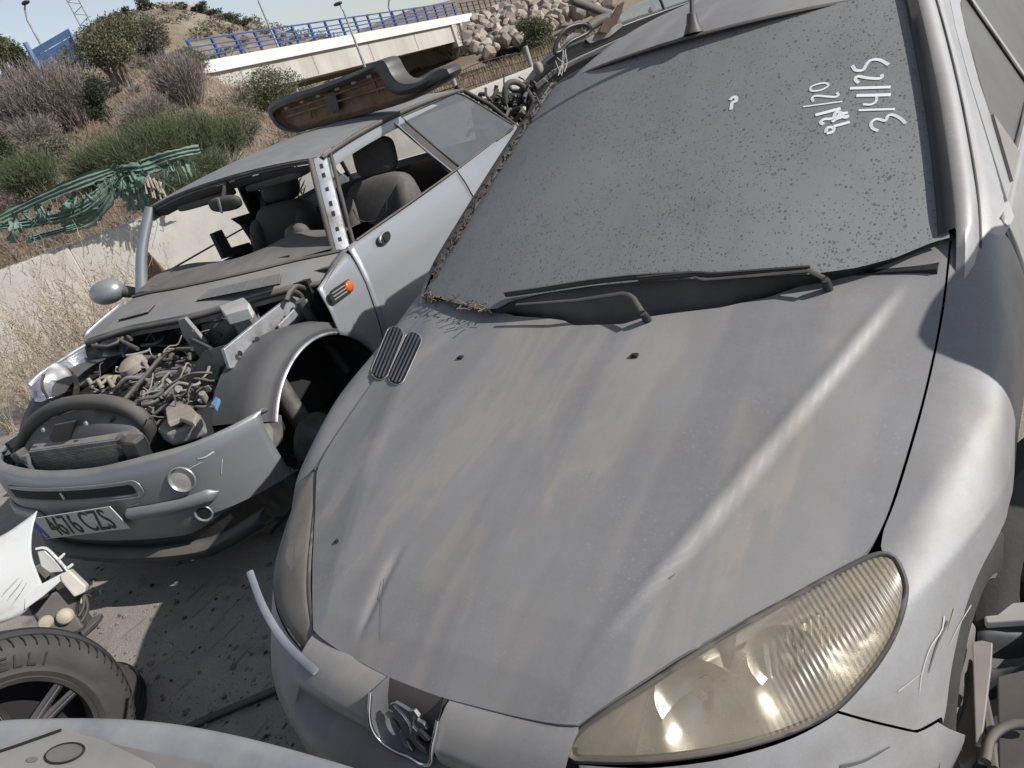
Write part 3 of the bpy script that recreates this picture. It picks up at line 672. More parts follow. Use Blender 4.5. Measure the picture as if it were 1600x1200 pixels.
GRIME2 = simple('dusty_grey_parts', (.20, .195, .185), .65, .3, .4, 10, dust=.7, dustcol=(.27, .245, .215))
TAN = simple('dusty_tan_parts', (.26, .23, .19), .8, .0, .3, 12)
HOSE = simple('dusty_rubber_hose', (.045, .044, .043), .7, dust=.7, dustcol=(.15, .14, .125))
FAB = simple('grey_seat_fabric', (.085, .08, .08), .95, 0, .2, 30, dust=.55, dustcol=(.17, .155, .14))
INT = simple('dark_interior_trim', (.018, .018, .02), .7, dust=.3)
DASH = simple('dusty_dashboard', (.05, .05, .05), .8, dust=.95, dustcol=(.20, .185, .17))
SCUT = simple('dusty_scuttle_panel', (.20, .205, .21), .6, dust=.8, dustcol=(.24, .225, .205))
LIP = simple('scuffed_black_lip', (.05, .05, .05), .7, dust=.8, dustcol=(.16, .145, .125))
# ---- roof
def rz(x, t): return 1.405-.040*abs(x/.6)**2.3-.038*(1-t)**5-.045*t**3
G = np.array([[(x, 1.465+.045*(x/.6)**2*(1-t)+t*1.66, rz(x, t)) for x in np.linspace(-.6, .6, 31)] for t in np.linspace(0, 1, 30)])
b = MB().grid(G, flip=True); rim = G[0]; b.grid(np.stack([rim+[0, .02, -.03], rim], 0), flip=True)
b.build('roof', MP_, SM, 50)
for s in (1, -1):
    e = G[:, -1] if s > 0 else G[:, 0]
    MB().tube(e+[s*.012, 0, -.012], .016, 8, flat=.8).build('roof_gutter', RUB, SM, 60)
    MB().grid(np.stack([e+[0, 0, -.004], e+[s*.022, 0, -.05], e+[s*.02, 0, -.075]], 0), flip=(s > 0)).build('roof_rail', MP_, SM, 60)
hd = G[0]; MB().grid(np.stack([hd+[0, .012, -.032], hd+[0, .03, -.06], hd+[0, .09, -.075]], 0)).build('header_rail', BLKD, SM, 60)
MB().tube(hd+[0, .006, -.012], .009, 6).build('header_seal', RUB, SM, 60)
for x0, x1 in ((-.45, -.06), (.06, .45)):
    MB().grid(superq(((x0+x1)/2, 1.575, 1.275), ((x1-x0)/2, .06, .022), .5, .5), cv=True).build('sun_visor', BLKD, SM, 60)
# ---- A pillars
pa, pb = np.array([.705, 1.275, .935]), np.array([.600, 1.515, 1.325])
for s in (1, -1):
    A, Bq = pa*[s, 1, 1], pb*[s, 1, 1]; C1 = A*.5+Bq*.5+np.array([s*.010, -.012, .01])
    path = spline([A, C1, Bq], 20)
    if s > 0:
        n_ = np.array([.55, -.80, .2]); sd = np.array([.72, .62, -.1]); sd = sd/np.linalg.norm(sd)
        Gp = np.array([[p-sd*.034-n_*.02, p-sd*.030, p+n_*.004, p+sd*.030, p+sd*.036-n_*.02] for p in path])
        p_ = MB().grid(Gp, flip=False).build('windshield_pillar', BARE, SM, 40)
        for q in np.linspace(.12, .93, 7): 
            i = int(q*19); c = path[i]+n_*.004; t_ = path[min(i+1, 19)]-path[i-1]; t_ /= np.linalg.norm(t_); w2 = .007; h2 = .012 if i % 2 else .009
            MB().prism([c-sd*w2-t_*h2, c+sd*w2-t_*h2, c+sd*w2+t_*h2, c-sd*w2+t_*h2], n_*.0025).build('slot', DARK, p_)
        MB().tube(path-sd*.045, .013, 6, flat=.8).build('pillar_seal', RUB, p_, 60)
        MB().tube(path+sd*.048+np.array([0, .01, 0]), .010, 6).build('door_seal', INT, p_, 60)
    else:
        MB().tube(path, np.linspace(.040, .034, 20), 10, flat=.75).build('windshield_pillar', MP_, SM, 60)
# ---- rear of the greenhouse: B and C pillars, quarter glass, hatch
def gx(z): return .765-(z-.95)*.42
for s in (1, -1):
    P3 = lambda L, o=0.: np.array([(s*(gx(z)+o), y, z) for y, z in L])
    fl_ = s > 0
    b = MB(); L0, L1 = P3([(2.20, 1.33), (2.36, .95)]), P3([(2.30, 1.33), (2.47, .95)]); b.grid(np.stack([L0, L1, L1-[s*.05, 0, 0]], 0), flip=fl_); b.build('door_pillar', INT, SM, 50)
    MB().tube(P3([(2.215, 1.315), (2.29, 1.13), (2.375, .955)], .006), .011, 8, flat=.6).build('chrome_strip', CHR, SM, 60)
    q = P3([(2.31, 1.325), (3.02, 1.315), (3.10, 1.27), (3.40, .985), (3.36, .965), (2.48, .955)], .002)
    g = MB(); g.add(q, [tuple(range(6)) if s < 0 else tuple(reversed(range(6)))]); qg = g.build('quarter_window', mat_dustglass('tinted_quarter_glass_%d' % (s > 0), (.075, .08, .085), .90 if s > 0 else .35, .3), SM)
    MB().tube(resample(np.vstack([q, q[:1]]), 60), .008, 6, caps=False).build('window_seal', RUB, qg, 60)
    # belt strip
    MB().tube(spline([(s*.775, 1.30, .955), (s*.790, 1.9, .962), (s*.785, 2.6, .968), (s*.75, 3.42, .978)], 30), .009, 6, flat=.6).build('belt_strip', BLKD, SM, 60)
# hatch: frame and lower panel, open rear window
b = MB(); Gt = np.array([[(x*tab(z, [(.2, .80), (.95, .76), (1.33, .58)]), y, z) for x in np.linspace(-1, 1, 11)] for y, z in ((3.56, .25), (3.63, .45), (3.60, .75), (3.50, .95))]); b.grid(Gt).build('hatch', MP_, SM, 50)
for s in (1, -1): MB().tube([(s*.74, 3.49, .95), (s*.66, 3.34, 1.16), (s*.57, 3.14, 1.335)], .016, 8).build('hatch_pillar', INT, SM, 60)
MB().grid(np.array([[(x, 3.10, 1.345) for x in (-.57, .57)], [(x, 3.17, 1.385-.05) for x in (-.57, .57)]])).build('hatch_header', INT, SM)
g = MB(); g.add(np.array([(-.70, 3.47, .96), (.70, 3.47, .96), (.56, 3.17, 1.33), (-.56, 3.17, 1.33)]), [(0, 1, 2, 3)]); g.build('rear_window', mat_dustglass('rear_glass', (.30, .33, .33), .35, .2), SM)
# ---- body sides
def bx(y, z):
    w_ = tab(z, [(.18, .77), (.3, .80), (.45, .826), (.62, .832), (.78, .822), (.88, .802), (.955, .775)]); return w_*tab(y, [(.5, .96), (.85, .985), (1.2, 1.0), (2.6, 1.01), (3.2, .985), (3.56, .95)])
def sgrid(bot, top, n, m, s, o=0.):
    bt, tp = resample(np.array(bot, float), n), resample(np.array(top, float), n)
    return np.array([[(s*(bx(*(bt[i]*(1-q)+tp[i]*q))+o), *(bt[i]*(1-q)+tp[i]*q)) for q in np.linspace(0, 1, m)] for i in range(n)])
for s in (1, -1):
    f_ = s < 0
    if s > 0:
        dr = MB().grid(sgrid([(1.10, .22), (2.38, .22)], [(1.225, .955), (2.40, .962)], 30, 26, s), flip=f_).build('door', MP_, SM, 40, solid=.012)
        hp = mhit(600, 372, 0, .815); 
        rr = [(hp[0]+.004, hp[1]+.052*math.cos(a), hp[2]+.026*math.sin(a)) for a in np.linspace(0, 2*math.pi, 24, endpoint=False)]
        MB().prism(np.array(rr), (.003, 0, 0)).build('handle_recess', DARK, dr, None)
        MB().tube(np.array([(hp[0]+.008, hp[1]+.050*math.cos(a), hp[2]+.026*math.sin(a)) for a in np.linspace(.5, 3.4, 16)]), .006, 6).build('handle_rim', MP_, dr, 60)
        MB().lathe([(0, .008), (.012, .007), (.014, 0)], (hp[0]+.006, hp[1]-.005, hp[2]-.004), (1, 0, 0), 12).build('lock_hole', DARK, dr, 60)
    else:
        MB().grid(sgrid([(1.25, .22), (2.38, .22)], [(1.25, .80), (2.40, .80)], 20, 14, s), flip=f_).build('sill_panel', INT, SM, 40)
    MB().grid(sgrid([(2.41, .22), (2.80, .22), (2.84, .46), (3.13, .62), (3.40, .48), (3.44, .24), (3.55, .26)], [(2.41, .962), (3.52, .978)], 40, 22, s), flip=f_).build('rear_quarter', MP_, SM, 40)
    # wing remnant behind the wheel arch
    arc = [(.69+.39*math.cos(a), .34+.39*math.sin(a)) for a in np.linspace(-.25, 1.02, 14)]
    Gw = sgrid([(1.09, .22)]+arc, [(1.09, .23), (1.205, .955), (.93, .905)][1:] if False else [(1.10, .225), (1.13, .5), (1.19, .82), (1.205, .940), (1.0, .905), (.915, .885)], 30, 12, s)
    wg = MB().grid(Gw, flip=not f_).build('wing_panel', MP_, SM, 40, solid=.006)
    if s > 0:
        c = mhit(532, 455, 0, .822); d1_ = mhit(550, 443, 0, .822)-mhit(515, 467, 0, .822); L_ = np.linalg.norm(d1_); d1_ /= L_; up_ = np.array([0, -d1_[2], d1_[1]]); c[0] = .826
        loop = []
        for i in range(28):
            th = 2*math.pi*i/28; q = (L_/2-.028)*(1 if math.cos(th) > 0 else -1)+.028*math.cos(th); loop.append(c+d1_*q+up_*.028*math.sin(th))
        sg = MB().prism(np.array(loop), (.004, 0, 0)).build('side_grille', BLK, SM)
        for q in (-.014, 0, .014): MB().tube([c+d1_*(-L_/2+.02)+up_*q+[.005, 0, 0], c+d1_*(L_/2-.06)+up_*q+[.006, 0, 0]], .003, 6).build('side_grille_bar', SCUT, sg, 60)
        MB().grid(superq(c+d1_*(L_/2-.03)+np.array([.004, 0, 0]), (.012, .030, .024), .9, .9), cv=True).build('side_indicator', simple('orange_indicator', (.52, .10, .018), .3), SM, 60)
# ---- scuttle with two mesh vents, its front rubber seal, dashboard
fe = [(-.70, .86, .875), (-.50, .815, .90), (-.35, .845, .905), (-.15, .845, .905), (.094, .854, .905), (.338, .944, .90), (.56, 1.02, .895), (.70, 1.08, .875)]
be = [(-.72, 1.22, .935), (-.5, 1.17, .95), (-.25, 1.115, .958), (0, 1.095, .962), (.25, 1.115, .958), (.5, 1.17, .95), (.72, 1.22, .935)]
fe_, be_ = spline(fe, 40), spline(be, 40)
MB().grid(np.stack([fe_+[0, .01, -.06], fe_+[0, -.005, -.012], fe_, fe_*.5+be_*.5+[0, 0, .006], be_], 0), flip=False).build('scuttle', SCUT, SM, 40)
MB().grid(coons(np.array([(.70, 1.08, .875), (.71, 1.15, .915), (.72, 1.22, .935)]), np.array([(.800, .925, .872), (.800, 1.0, .897), (.795, 1.10, .925), (.787, 1.21, .946)]), np.array([(.70, 1.08, .875), (.75, 1.0, .880), (.800, .925, .872)]), np.array([(.72, 1.22, .935), (.755, 1.215, .95), (.787, 1.21, .946)]), 12, 8)).build('wing_top', MP_, SM, 50)
MB().tube(fe_+[0, -.012, -.02], .014, 8).build('hood_seal', RUB, SM, 60)
def mhitn(u, v, n, k):
    o = to_l(CPOS); q = SMI[:3, :3]@ray(u, v); n = np.array(n, float); return o+q*(k-n@o)/(n@q)
def mesh_vent(px, nh):
    L = np.array([mhitn(u, v, (0, -.17, 1), .768) for u, v in px]); vo = MB().prism(L+[0, 0, .002], (0, 0, .003)).build('mesh_vent', DARK, SM)
    g = MB(); a, b_, c_, d_ = [np.array(p)+[0, 0, .009] for p in L]
    for q in np.linspace(0.03, .97, nh): g.tube([a+(b_-a)*q, d_+(c_-d_)*q], .0022, 4)
    for q in np.linspace(.05, .95, 6): g.tube([a+(d_-a)*q, b_+(c_-b_)*q], .0022, 4)
    g.build('mesh', SCUT, vo)
mesh_vent([(308, 472), (330, 455), (440, 430), (438, 446)], 34); mesh_vent([(186, 502), (202, 490), (243, 478), (232, 490)], 14)
MB().tube(be_+[0, .012, .006], .012, 6, flat=.7).build('windshield_seal', RUB, SM, 60)
gd = []
for t in np.linspace(0, 1, 16):
    row = []
    for x in np.linspace(-.68, .68, 34):
        y = tab(abs(x), [(0, 1.11), (.25, 1.13), (.5, 1.185), (.72, 1.235)])+t*.46; z = .962+.028*math.sin(math.pi*min(t*1.2, 1))-.09*max(0, t-.75)/.25+.045*math.exp(-((x-.33)/.17)**2)*smo(t, .35, .8)
        row.append((x, y, z+.01*math.sin(x*9)*t))
    gd.append(row)
MB().grid(np.array(gd), flip=False).build('dashboard', DASH, SM, 50)
MB().grid(superq(mhit(468, 372, 1, 1.52), (.075, .045, .075), .8, .8), cv=True).build('speedometer_pod', BLKD, SM, 60)
for k_ in range(7):                                                        # debris lying on the dashboard
    p = np.array([rng.uniform(-.5, .5), 1.22+rng.uniform(0, .05), .972]); MB().tube([p, p+[rng.uniform(-.15, .15), rng.uniform(-.02, .02), .004]], .004, 5).build('dash_debris', RUB if k_ % 2 else TAN, SM, 60)
# ---- interior
b = MB(); b.box((0, 2.2, .22), (1.5, 2.4, .05)); b.box((0, 1.12, .60), (1.44, .03, .62)); b.box((0, 3.05, .55), (1.4, .03, .6)); b.box((-.74, 2.5, .55), (.03, 1.6, .62)); b.build('cabin_tub', INT, SM)
def seat(x, mat):
    R = rot('X', -16); t = MB(); 
    t.grid(superq((x, 2.16, .78), (.235, .085, .30), .45, .55, R), cv=True); st = t.build('front_seat', mat, SM, 60)
    for s in (-1, 1): MB().grid(superq((x+s*.19, 2.13, .76), (.06, .095, .26), .6, .6, R), cv=True).build('bolster', mat, st, 60)
    MB().grid(superq((x, 2.285, 1.165), (.135, .062, .105), .55, .6, R), cv=True).build('headrest', mat, st, 60)
    MB().tube([(x-.05, 2.25, 1.02), (x-.05, 2.275, 1.1)], .008, 6).tube([(x+.05, 2.25, 1.02), (x+.05, 2.275, 1.1)], .008, 6).build('headrest_post', INT, st, 60)
    MB().grid(superq((x, 1.93, .47), (.24, .27, .10), .5, .5, rot('X', 8)), cv=True).build('seat_cushion', mat, st, 60)
    MB().tube(spline([(x-.12, 2.062, .95), (x-.09, 2.04, .89), (x, 2.03, .865), (x+.09, 2.04, .89), (x+.12, 2.062, .95)], 24), .004, 5).build('seam', INT, st, 60)
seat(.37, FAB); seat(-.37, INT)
b = MB(); b.grid(superq((0, 2.95, .72), (.60, .10, .26), .4, .4, rot('X', -14)), cv=True).build('rear_bench', INT, SM, 60)
# torn door trim, B pillar and belt hanging in the far opening
MB().prism(mpx([(360, 342), (408, 327), (412, 385), (395, 395), (391, 376), (375, 352)], 0, -.70), (.02, 0, 0)).build('torn_trim', INT, SM)
MB().prism(mpx([(404, 272), (424, 265), (434, 395), (418, 398), (407, 330)], 0, -.66), (.05, 0, 0)).build('far_door_pillar', INT, SM)
MB().tube(mpx([(424, 308), (436, 335), (448, 350)], 0, -.6), .012, 6).build('seat_belt', INT, SM, 60)
MB().prism(mpx([(327, 366), (341, 360), (356, 388), (384, 380), (392, 390), (346, 405)], 0, -.55), (.03, 0, 0)).build('trim_bracket', INT, SM)
# interior mirror and far door mirror
mc = mhit(352, 318, 0, .0); mr = MB().grid(superq(mc, (.105, .028, .038), .7, .8, rot('Y', 5)), cv=True).build('interior_mirror', INT, SM, 60)
MB().tube([mc+[0, -.005, .02], mc+[.02, .03, .075], mc+[.03, .07, .11]], .012, 8).build('mirror_stalk', INT, mr, 60)
MB().box(mc+[-.01, -.03, .0], (.012, .006, .075), rot('Y', 15)).build('mirror_clip', SCUT, mr)
mc = mhit(168, 456, 0, -.93); mr = MB().grid(superq(mc, (.105, .075, .068), .95, .95, rot('Z', 10)), cv=True).build('door_mirror', MP_, SM, 60)
MB().tube([mc+[.07, .03, -.02], mc+[.14, .05, -.05], mc+[.20, .06, -.07]], [.035, .03, .026], 10).build('mirror_arm', BLKD, mr, 60)
# ---- front wheel arches: liner band with pressed rim
for s in (1, -1):
    a = np.linspace(.12, 2.50, 40)
    b = MB(); rad_ = [(.40, .80), (.405, .815), (.425, .815), (.43, .79), (.455, .78), (.47, .70), (.46, .52)]
    Gl = np.array([[(s*x, .69+r*math.cos(t), .33+r*math.sin(t)) for t in a] for r, x in rad_])
    MB().grid(Gl, flip=(s < 0)).build('arch_liner', LINER, SM, 60)
    MB().tube(np.array([(s*.812, .69+.405*math.cos(t), .33+.405*math.sin(t)) for t in a[16:]]), .012, 8, flat=.7).build('arch_rim', BARE, SM, 60)
    MB().grid(np.array([[(s*x, .69+.39*math.cos(t), .33+.39*math.sin(t)) for t in a] for x in (.45, .80)]), flip=(s > 0)).build('arch_inner', DARK, SM, 60)
# suspension seen in the empty arch, and jack stand
sp_ = MB().tube([(.60, .69, .28), (.52, .70, .80)], .045, 12).build('suspension_strut', GRIME, SM, 60)
MB().lathe([(.02, -.02), (.14, -.012), (.14, .012), (.05, .03), (.05, .06), (.0, .06)], (.62, .69, .26), (1, 0, 0), 24).build('brake_disc', GRIME, SM, 50)
MB().tube([(.60, .69, .22), (.30, .62, .22)], .022, 8).build('lower_arm', GRIME, SM, 60)
js = MB().box((.42, .62, .10), (.22, .22, .22)); js.build('axle_block', GRIME, SM, bevel=.01)
MB().box((-.42, .62, .10), (.22, .22, .22)).build('axle_block', GRIME, SM, bevel=.01)
for s in (1, -1): wheel(SM, (s*.73, 3.13, .265), (s, 0, 0), rimmat=ALLOY)
wheel(SM, (-.75, .60, .27), (-1, 0, 0), R=.29, rimmat=ALLOY)
MB().grid(sgrid([(.15, .2), (1.09, .2)], [(.15, .22), (1.09, .22)], 3, 2, 1)).build('sill_edge', INT, SM)
# ---- engine bay
b = MB(); b.box((0, .62, .32), (1.15, .85, .03)); b.box((0, 1.04, .62), (1.3, .03, .55)); b.box((-.60, .6, .5), (.03, .8, .36)); b.box((.52, .6, .5), (.03, .8, .36)); b.build('engine_bay', DARK, SM)
# near inner wing: pressed rail with holes, bracket plate, grey plate, long pipe
def slab(name, px, ax, k, off, mat, par=SM, bev=.004): return MB().prism(mpx(px, ax, k), off).build(name, mat, par, bevel=bev)
iw = slab('inner_wing_rail', [(350, 545), (405, 500), (468, 452), (494, 450), (500, 474), (486, 492), (442, 520), (404, 550), (378, 574), (360, 576)], 0, .58, (-.02, .0, -.0), BARE)
slab('wing_bracket', [(432, 508), (470, 470), (484, 464), (490, 472), (478, 484), (444, 512), (434, 514)], 0, .60, (.012, 0, 0), BARE)
slab('battery_tray', [(296, 615), (290, 592), (318, 548), (352, 538), (356, 560), (340, 590), (322, 628)], 1, .62, (0, .02, -.02), GRIME2)
for u, v in ((402, 530), (375, 552), (446, 497)): p = mhit(u, v, 0, .602); MB().lathe([(0, .004), (.010, .003), (.012, 0)], p, (1, 0, .2), 10).build('bolt', DARK, iw, 60)
MB().tube(mpx([(468, 470), (480, 488), (505, 528), (542, 580)], 0, .64), .021, 10).build('loose_pipe', HOSE, SM, 60)
for pts in ([(452, 460), (462, 448), (478, 452), (486, 462)], [(448, 470), (455, 455), (470, 462), (474, 476)]): MB().tube(spline(mpx(pts, 0, .62), 14), .012, 8).build('hose', RUB, SM, 60)
slab('strut_tower', [(362, 470), (388, 462), (400, 478), (392, 500), (368, 505), (355, 492)], 2, .84, (0, 0, -.25), GRIME2)
slab('fluid_reservoir', [(350, 494), (388, 480), (398, 490), (396, 498), (360, 508)], 2, .86, (0, 0, .05), simple('white_plastic', (.45, .45, .44), .5, dust=.5))
slab('bulkhead_plate', [(277, 500), (288, 497), (320, 535), (330, 570), (312, 560), (285, 525)], 1, .80, (0, .02, 0), SCUT)
MB().lathe([(.0, .05), (.08, .04), (.115, .0), (.115, -.03), (.09, -.05)], mhit(345, 508, 2, .80), (0, -1, .35), 24).build('brake_booster', GRIME, SM, 50)
# engine: block, covers, hoses, wiring
eng = MB().box((.0, .62, .50), (.62, .36, .30)).build('engine', GRIME, SM, bevel=.02)
MB().box((-.02, .70, .67), (.44, .13, .09), rot('X', -8)).build('rocker_cover', GRIME2, eng, bevel=.015)
MB().box((-.26, .52, .62), (.24, .16, .16), rot('Z', 12)).build('intake_box', GRIME, eng, bevel=.02)
br = mhit(188, 585, 2, .80)
for a_, L_ in ((20, .13), (100, .12), (205, .14), (300, .11), (250, .09)):
    e = br+np.array([math.cos(rad(a_))*L_, math.sin(rad(a_))*L_, 0]); MB().tube([br+[0, 0, -.02], (br+e)/2+[0, 0, .012], e], [.02, .014, .012], 6, flat=.6).build('mount_bracket', TAN, eng, 50); MB().lathe([(.0, .03), (.009, .028), (.010, 0), (.011, -.012)], e, (0, 0, 1), 10).build('mount_post', TAN, eng, 60)
MB().lathe([(0, .03), (.035, .028), (.06, .01), (.06, -.02)], br+[.05, .04, .02], (0, -.2, 1), 20).build('pulley', TAN, eng, 50)
slab('crumpled_plate', [(262, 645), (275, 632), (300, 640), (312, 652), (306, 668), (285, 660), (266, 668)], 2, .70, (0, 0, .02), TAN, eng)
slab('alternator', [(258, 690), (268, 672), (300, 668), (322, 662), (326, 678), (300, 690), (272, 698)], 2, .62, (0, 0, .06), GRIME2, eng, .01)
slab('blue_connector', [(332, 636), (340, 624), (346, 628), (340, 644)], 2, .74, (0, 0, .015), simple('blue_plastic', (.10, .22, .36), .5), eng)
r2 = np.random.default_rng(11)
for i in range(110):                                                        # hoses and looms crossing the bay
    u, v = r2.uniform(165, 335), r2.uniform(520, 690)
    z = r2.uniform(.62, .76); p = mhit(u, v, 2, z); pts = [p]
    if p[1] < .30 or abs(p[0]) > .46: continue
    dr_ = r2.uniform(0, 2*math.pi)
    for k_ in range(4):
        dr_ += r2.normal(0, .7); pts.append(pts[-1]+np.array([math.cos(dr_)*.06, math.sin(dr_)*.06, r2.normal(0, .025)]))
    r_ = r2.choice([.005, .007, .010, .016, .020], p=[.38, .28, .17, .12, .05]); MB().tube(spline(pts, 22), r_, 8).build('hose' if r_ > .009 else 'wiring', [HOSE, RUB, GRIME, HOSE, BLK, GRIME2][i % 6], eng, 60)
for i in range(150):                                                        # brackets, connectors, clamps
    u, v = r2.uniform(165, 345), r2.uniform(535, 700)
    z = r2.uniform(.58, .72); p = mhit(u, v, 2, z); d_ = r2.uniform(.012, .05, 3)
    if p[1] < .28 or abs(p[0]) > .48: continue
    R = np.array(Matrix.Rotation(r2.uniform(0, 6), 3, Vector(r2.normal(0, 1, 3)).normalized()))
    m_ = [GRIME, GRIME2, BARE, BLKD, GRIME, TAN][int(r2.integers(0, 6))]
    if i % 3 == 0: MB().lathe([(0, d_[0]), (d_[1]*.6, d_[0]*.9), (d_[1]*.7, 0), (d_[1]*.5, -d_[0])], p, R[:, 0], 12).build('fitting', m_, eng, 50)
    else: MB().box(p, d_, R, .8).build('bracket', m_, eng, bevel=.003)
for i in range(70):                                                        # thin wires and bright metal bits on top
    u, v = r2.uniform(160, 345), r2.uniform(525, 690); z = r2.uniform(.70, .80); p = mhit(u, v, 2, z)
    if p[1] < .30 or abs(p[0]) > .47: continue
    if i % 2:
        pts = [p]; a_ = r2.uniform(0, 6.28)
        for k_ in range(5): a_ += r2.normal(0, .9); pts.append(pts[-1]+np.array([math.cos(a_)*.035, math.sin(a_)*.035, r2.normal(0, .02)]))
        MB().tube(spline(pts, 20), .0028, 5).build('wiring', [BLK, RUB, BLK, TAN][i % 4], eng, 60)
    else: MB().box(p-[0, 0, .05], r2.uniform(.010, .035, 3), np.array(Matrix.Rotation(r2.uniform(0, 6), 3, Vector(r2.normal(0, 1, 3)).normalized())), .7).build('clamp', [BARE, CHR, BARE, GRIME2][i % 4], eng, bevel=.002)
MB().tube(spline(mpx([(222, 540), (250, 535), (268, 512), (300, 530), (330, 545)], 2, .80), 30), .009, 8).build('cable', HOSE, eng, 60)
MB().tube(spline(mpx([(195, 625), (225, 590), (262, 550), (300, 545)], 2, .80), 30), .010, 8).build('cable', RUB, eng, 60)
MB().tube(spline(mpx([(300, 520), (312, 505), (345, 500), (350, 490)], 2, .84), 20), .006, 8).build('cable', RUB, eng, 60)
for pts in ([(140, 525), (165, 505), (195, 520), (175, 540), (145, 540)], [(150, 540), (175, 510), (205, 530)], [(160, 515), (185, 530), (215, 545)]):
    MB().tube(spline(mpx(pts, 2, .86), 24), .009, 8).build('wiper_linkage', RUB, SM, 60)
# far inner wing with bright lamp bowl
oe, ie = mpx([(45, 602), (62, 585), (100, 560), (140, 536), (190, 512)], 0, -.70), mpx([(64, 628), (100, 614), (140, 596), (178, 570), (205, 540)], 0, -.50)
Gf = coons(oe, ie, np.array([oe[0], oe[0]*.5+ie[0]*.5+[0, -.02, -.03], ie[0]]), np.array([oe[-1], ie[-1]]), 36, 18)
Gf[..., 2] += .022*np.sin(np.arange(36)*.75)[:, None]*np.sin(np.linspace(0, 3.14, 18))[None]-.05*np.sin(np.linspace(0, 3.14, 36))[:, None]*np.sin(np.linspace(0, 3.14, 18))[None]
MB().grid(Gf, flip=True).build('far_inner_wing', simple('crumpled_bright_metal', (.55, .56, .58), .28, .9, .3, 9, .5), SM, 60)
lb_ = mhit(88, 606, 0, -.58); MB().lathe([(.115, .0), (.112, -.01), (.10, -.04), (.065, -.07), (.02, -.085), (.0, -.086)], lb_, (.1, -.8, .55), 28).build('lamp_bowl', REFL, SM, 60)
MB().tube(spline(mpx([(68, 585), (66, 605), (78, 628)], 0, -.52), 12), .006, 6).build('wiring', RUB, SM, 60)
MB().tube(spline(oe, 20), .010, 8).build('wing_edge', BARE, SM, 60)
# front carrier panel, fat rubber seal, condenser
cl = spline(mpx([(34, 706), (44, 684), (64, 661), (130, 641), (200, 650), (228, 668), (238, 694)], 1, .21), 50)
cb = resample(mpx([(36, 716), (120, 700), (205, 684), (236, 702)], 1, .15), 50)
cp_ = MB().grid(np.stack([cl+[0, .05, -.01], cl, cl*.5+cb*.5+[0, -.02, .0], cb], 0), flip=False).build('front_carrier', simple('dusty_carrier_plastic', (.06, .062, .066), .6, dust=.75, dustcol=(.16, .155, .15)), SM, 60)
slab('carrier_recess', [(88, 662), (122, 655), (112, 688), (86, 690), (80, 680)], 1, .165, (0, -.012, 0), BLK, cp_, .003)
for u, v in ((68, 672), (135, 662), (150, 690)): MB().lathe([(0, .008), (.009, .007), (.011, 0)], mhit(u, v, 1, .16), (0, -1, .4), 10).build('clip', SCUT, cp_, 60)
MB().tube(spline(mpx([(22, 728), (32, 694), (58, 656), (90, 636), (130, 628), (172, 629), (205, 640), (228, 660), (236, 686)], 1, .215), 60), np.r_[np.linspace(.016, .030, 20), np.full(40, .030)], 10).build('carrier_hose', HOSE, SM, 60)
cn = mpx([(46, 704), (206, 682), (222, 716), (62, 746)], 1, .13)
cd = MB().prism(cn, (0, .03, .012)).build('condenser', GRIME2, SM)
for q in np.linspace(.04, .96, 17):
    a, b_ = cn[0]+(cn[3]-cn[0])*q, cn[1]+(cn[2]-cn[1])*q; MB().tube([a+[0, -.003, 0], b_+[0, -.003, 0]], .0028, 5).build('condenser_fin', TAN if int(q*17) % 3 else BARE, cd, 60)
dc_ = mhit(214, 702, 1, .12)
dry = MB().box(dc_, (.085, .06, .11), rot('Y', 8)).build('dryer_bottle', BLK, SM, bevel=.012); MB().lathe([(0, .02), (.018, .018), (.02, 0)], dc_+[-.02, -.02, .055], (0, -.3, 1), 12).build('dryer_cap', BLK, dry, 60)
MB().box(mhit(42, 722, 1, .12), (.06, .05, .12), rot('Y', -14)).build('condenser_end', BLK, SM, bevel=.008)
slab('corner_bracket', [(20, 735), (28, 715), (40, 712), (46, 735), (40, 742)], 1, .10, (0, .02, 0), SCUT, SM)
# ---- bumper
def yfm(x): return .06*(x/.6)**2+.30*np.minimum(np.abs(x)/.84, 1.1)**6
prof = [(.055, .608), (.05, .620), (.03, .626), (.010, .622), (0, .612), (-.010, .59), (-.014, .54), (-.012, .48), (-.008, .42), (-.002, .36), (.008, .31), (.02, .285), (.05, .275)]
xs = np.linspace(-.80, .80, 110); Gb = []
for x in xs:
    ax = abs(x); e = smo(ax, .45, .8); row = []
    for dy, z in prof:
        zz = z+.02*smo(ax, .1, .5)*(z > .6)-.004*e+(.075*smo(ax, .42, .70) if z < .33 else 0); row.append((x, yfm(x)+dy*(1-.2*e), zz+.0*ax))
    Gb.append(row)
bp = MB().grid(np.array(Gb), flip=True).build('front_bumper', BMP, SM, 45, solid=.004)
def fp(x, z, o=0.): 
    dy = tab(z, sorted([(z_, d_) for d_, z_ in prof if z_ < .64])); return np.array([x, yfm(x)+dy*(1-.2*smo(abs(x), .45, .8))-o, z])
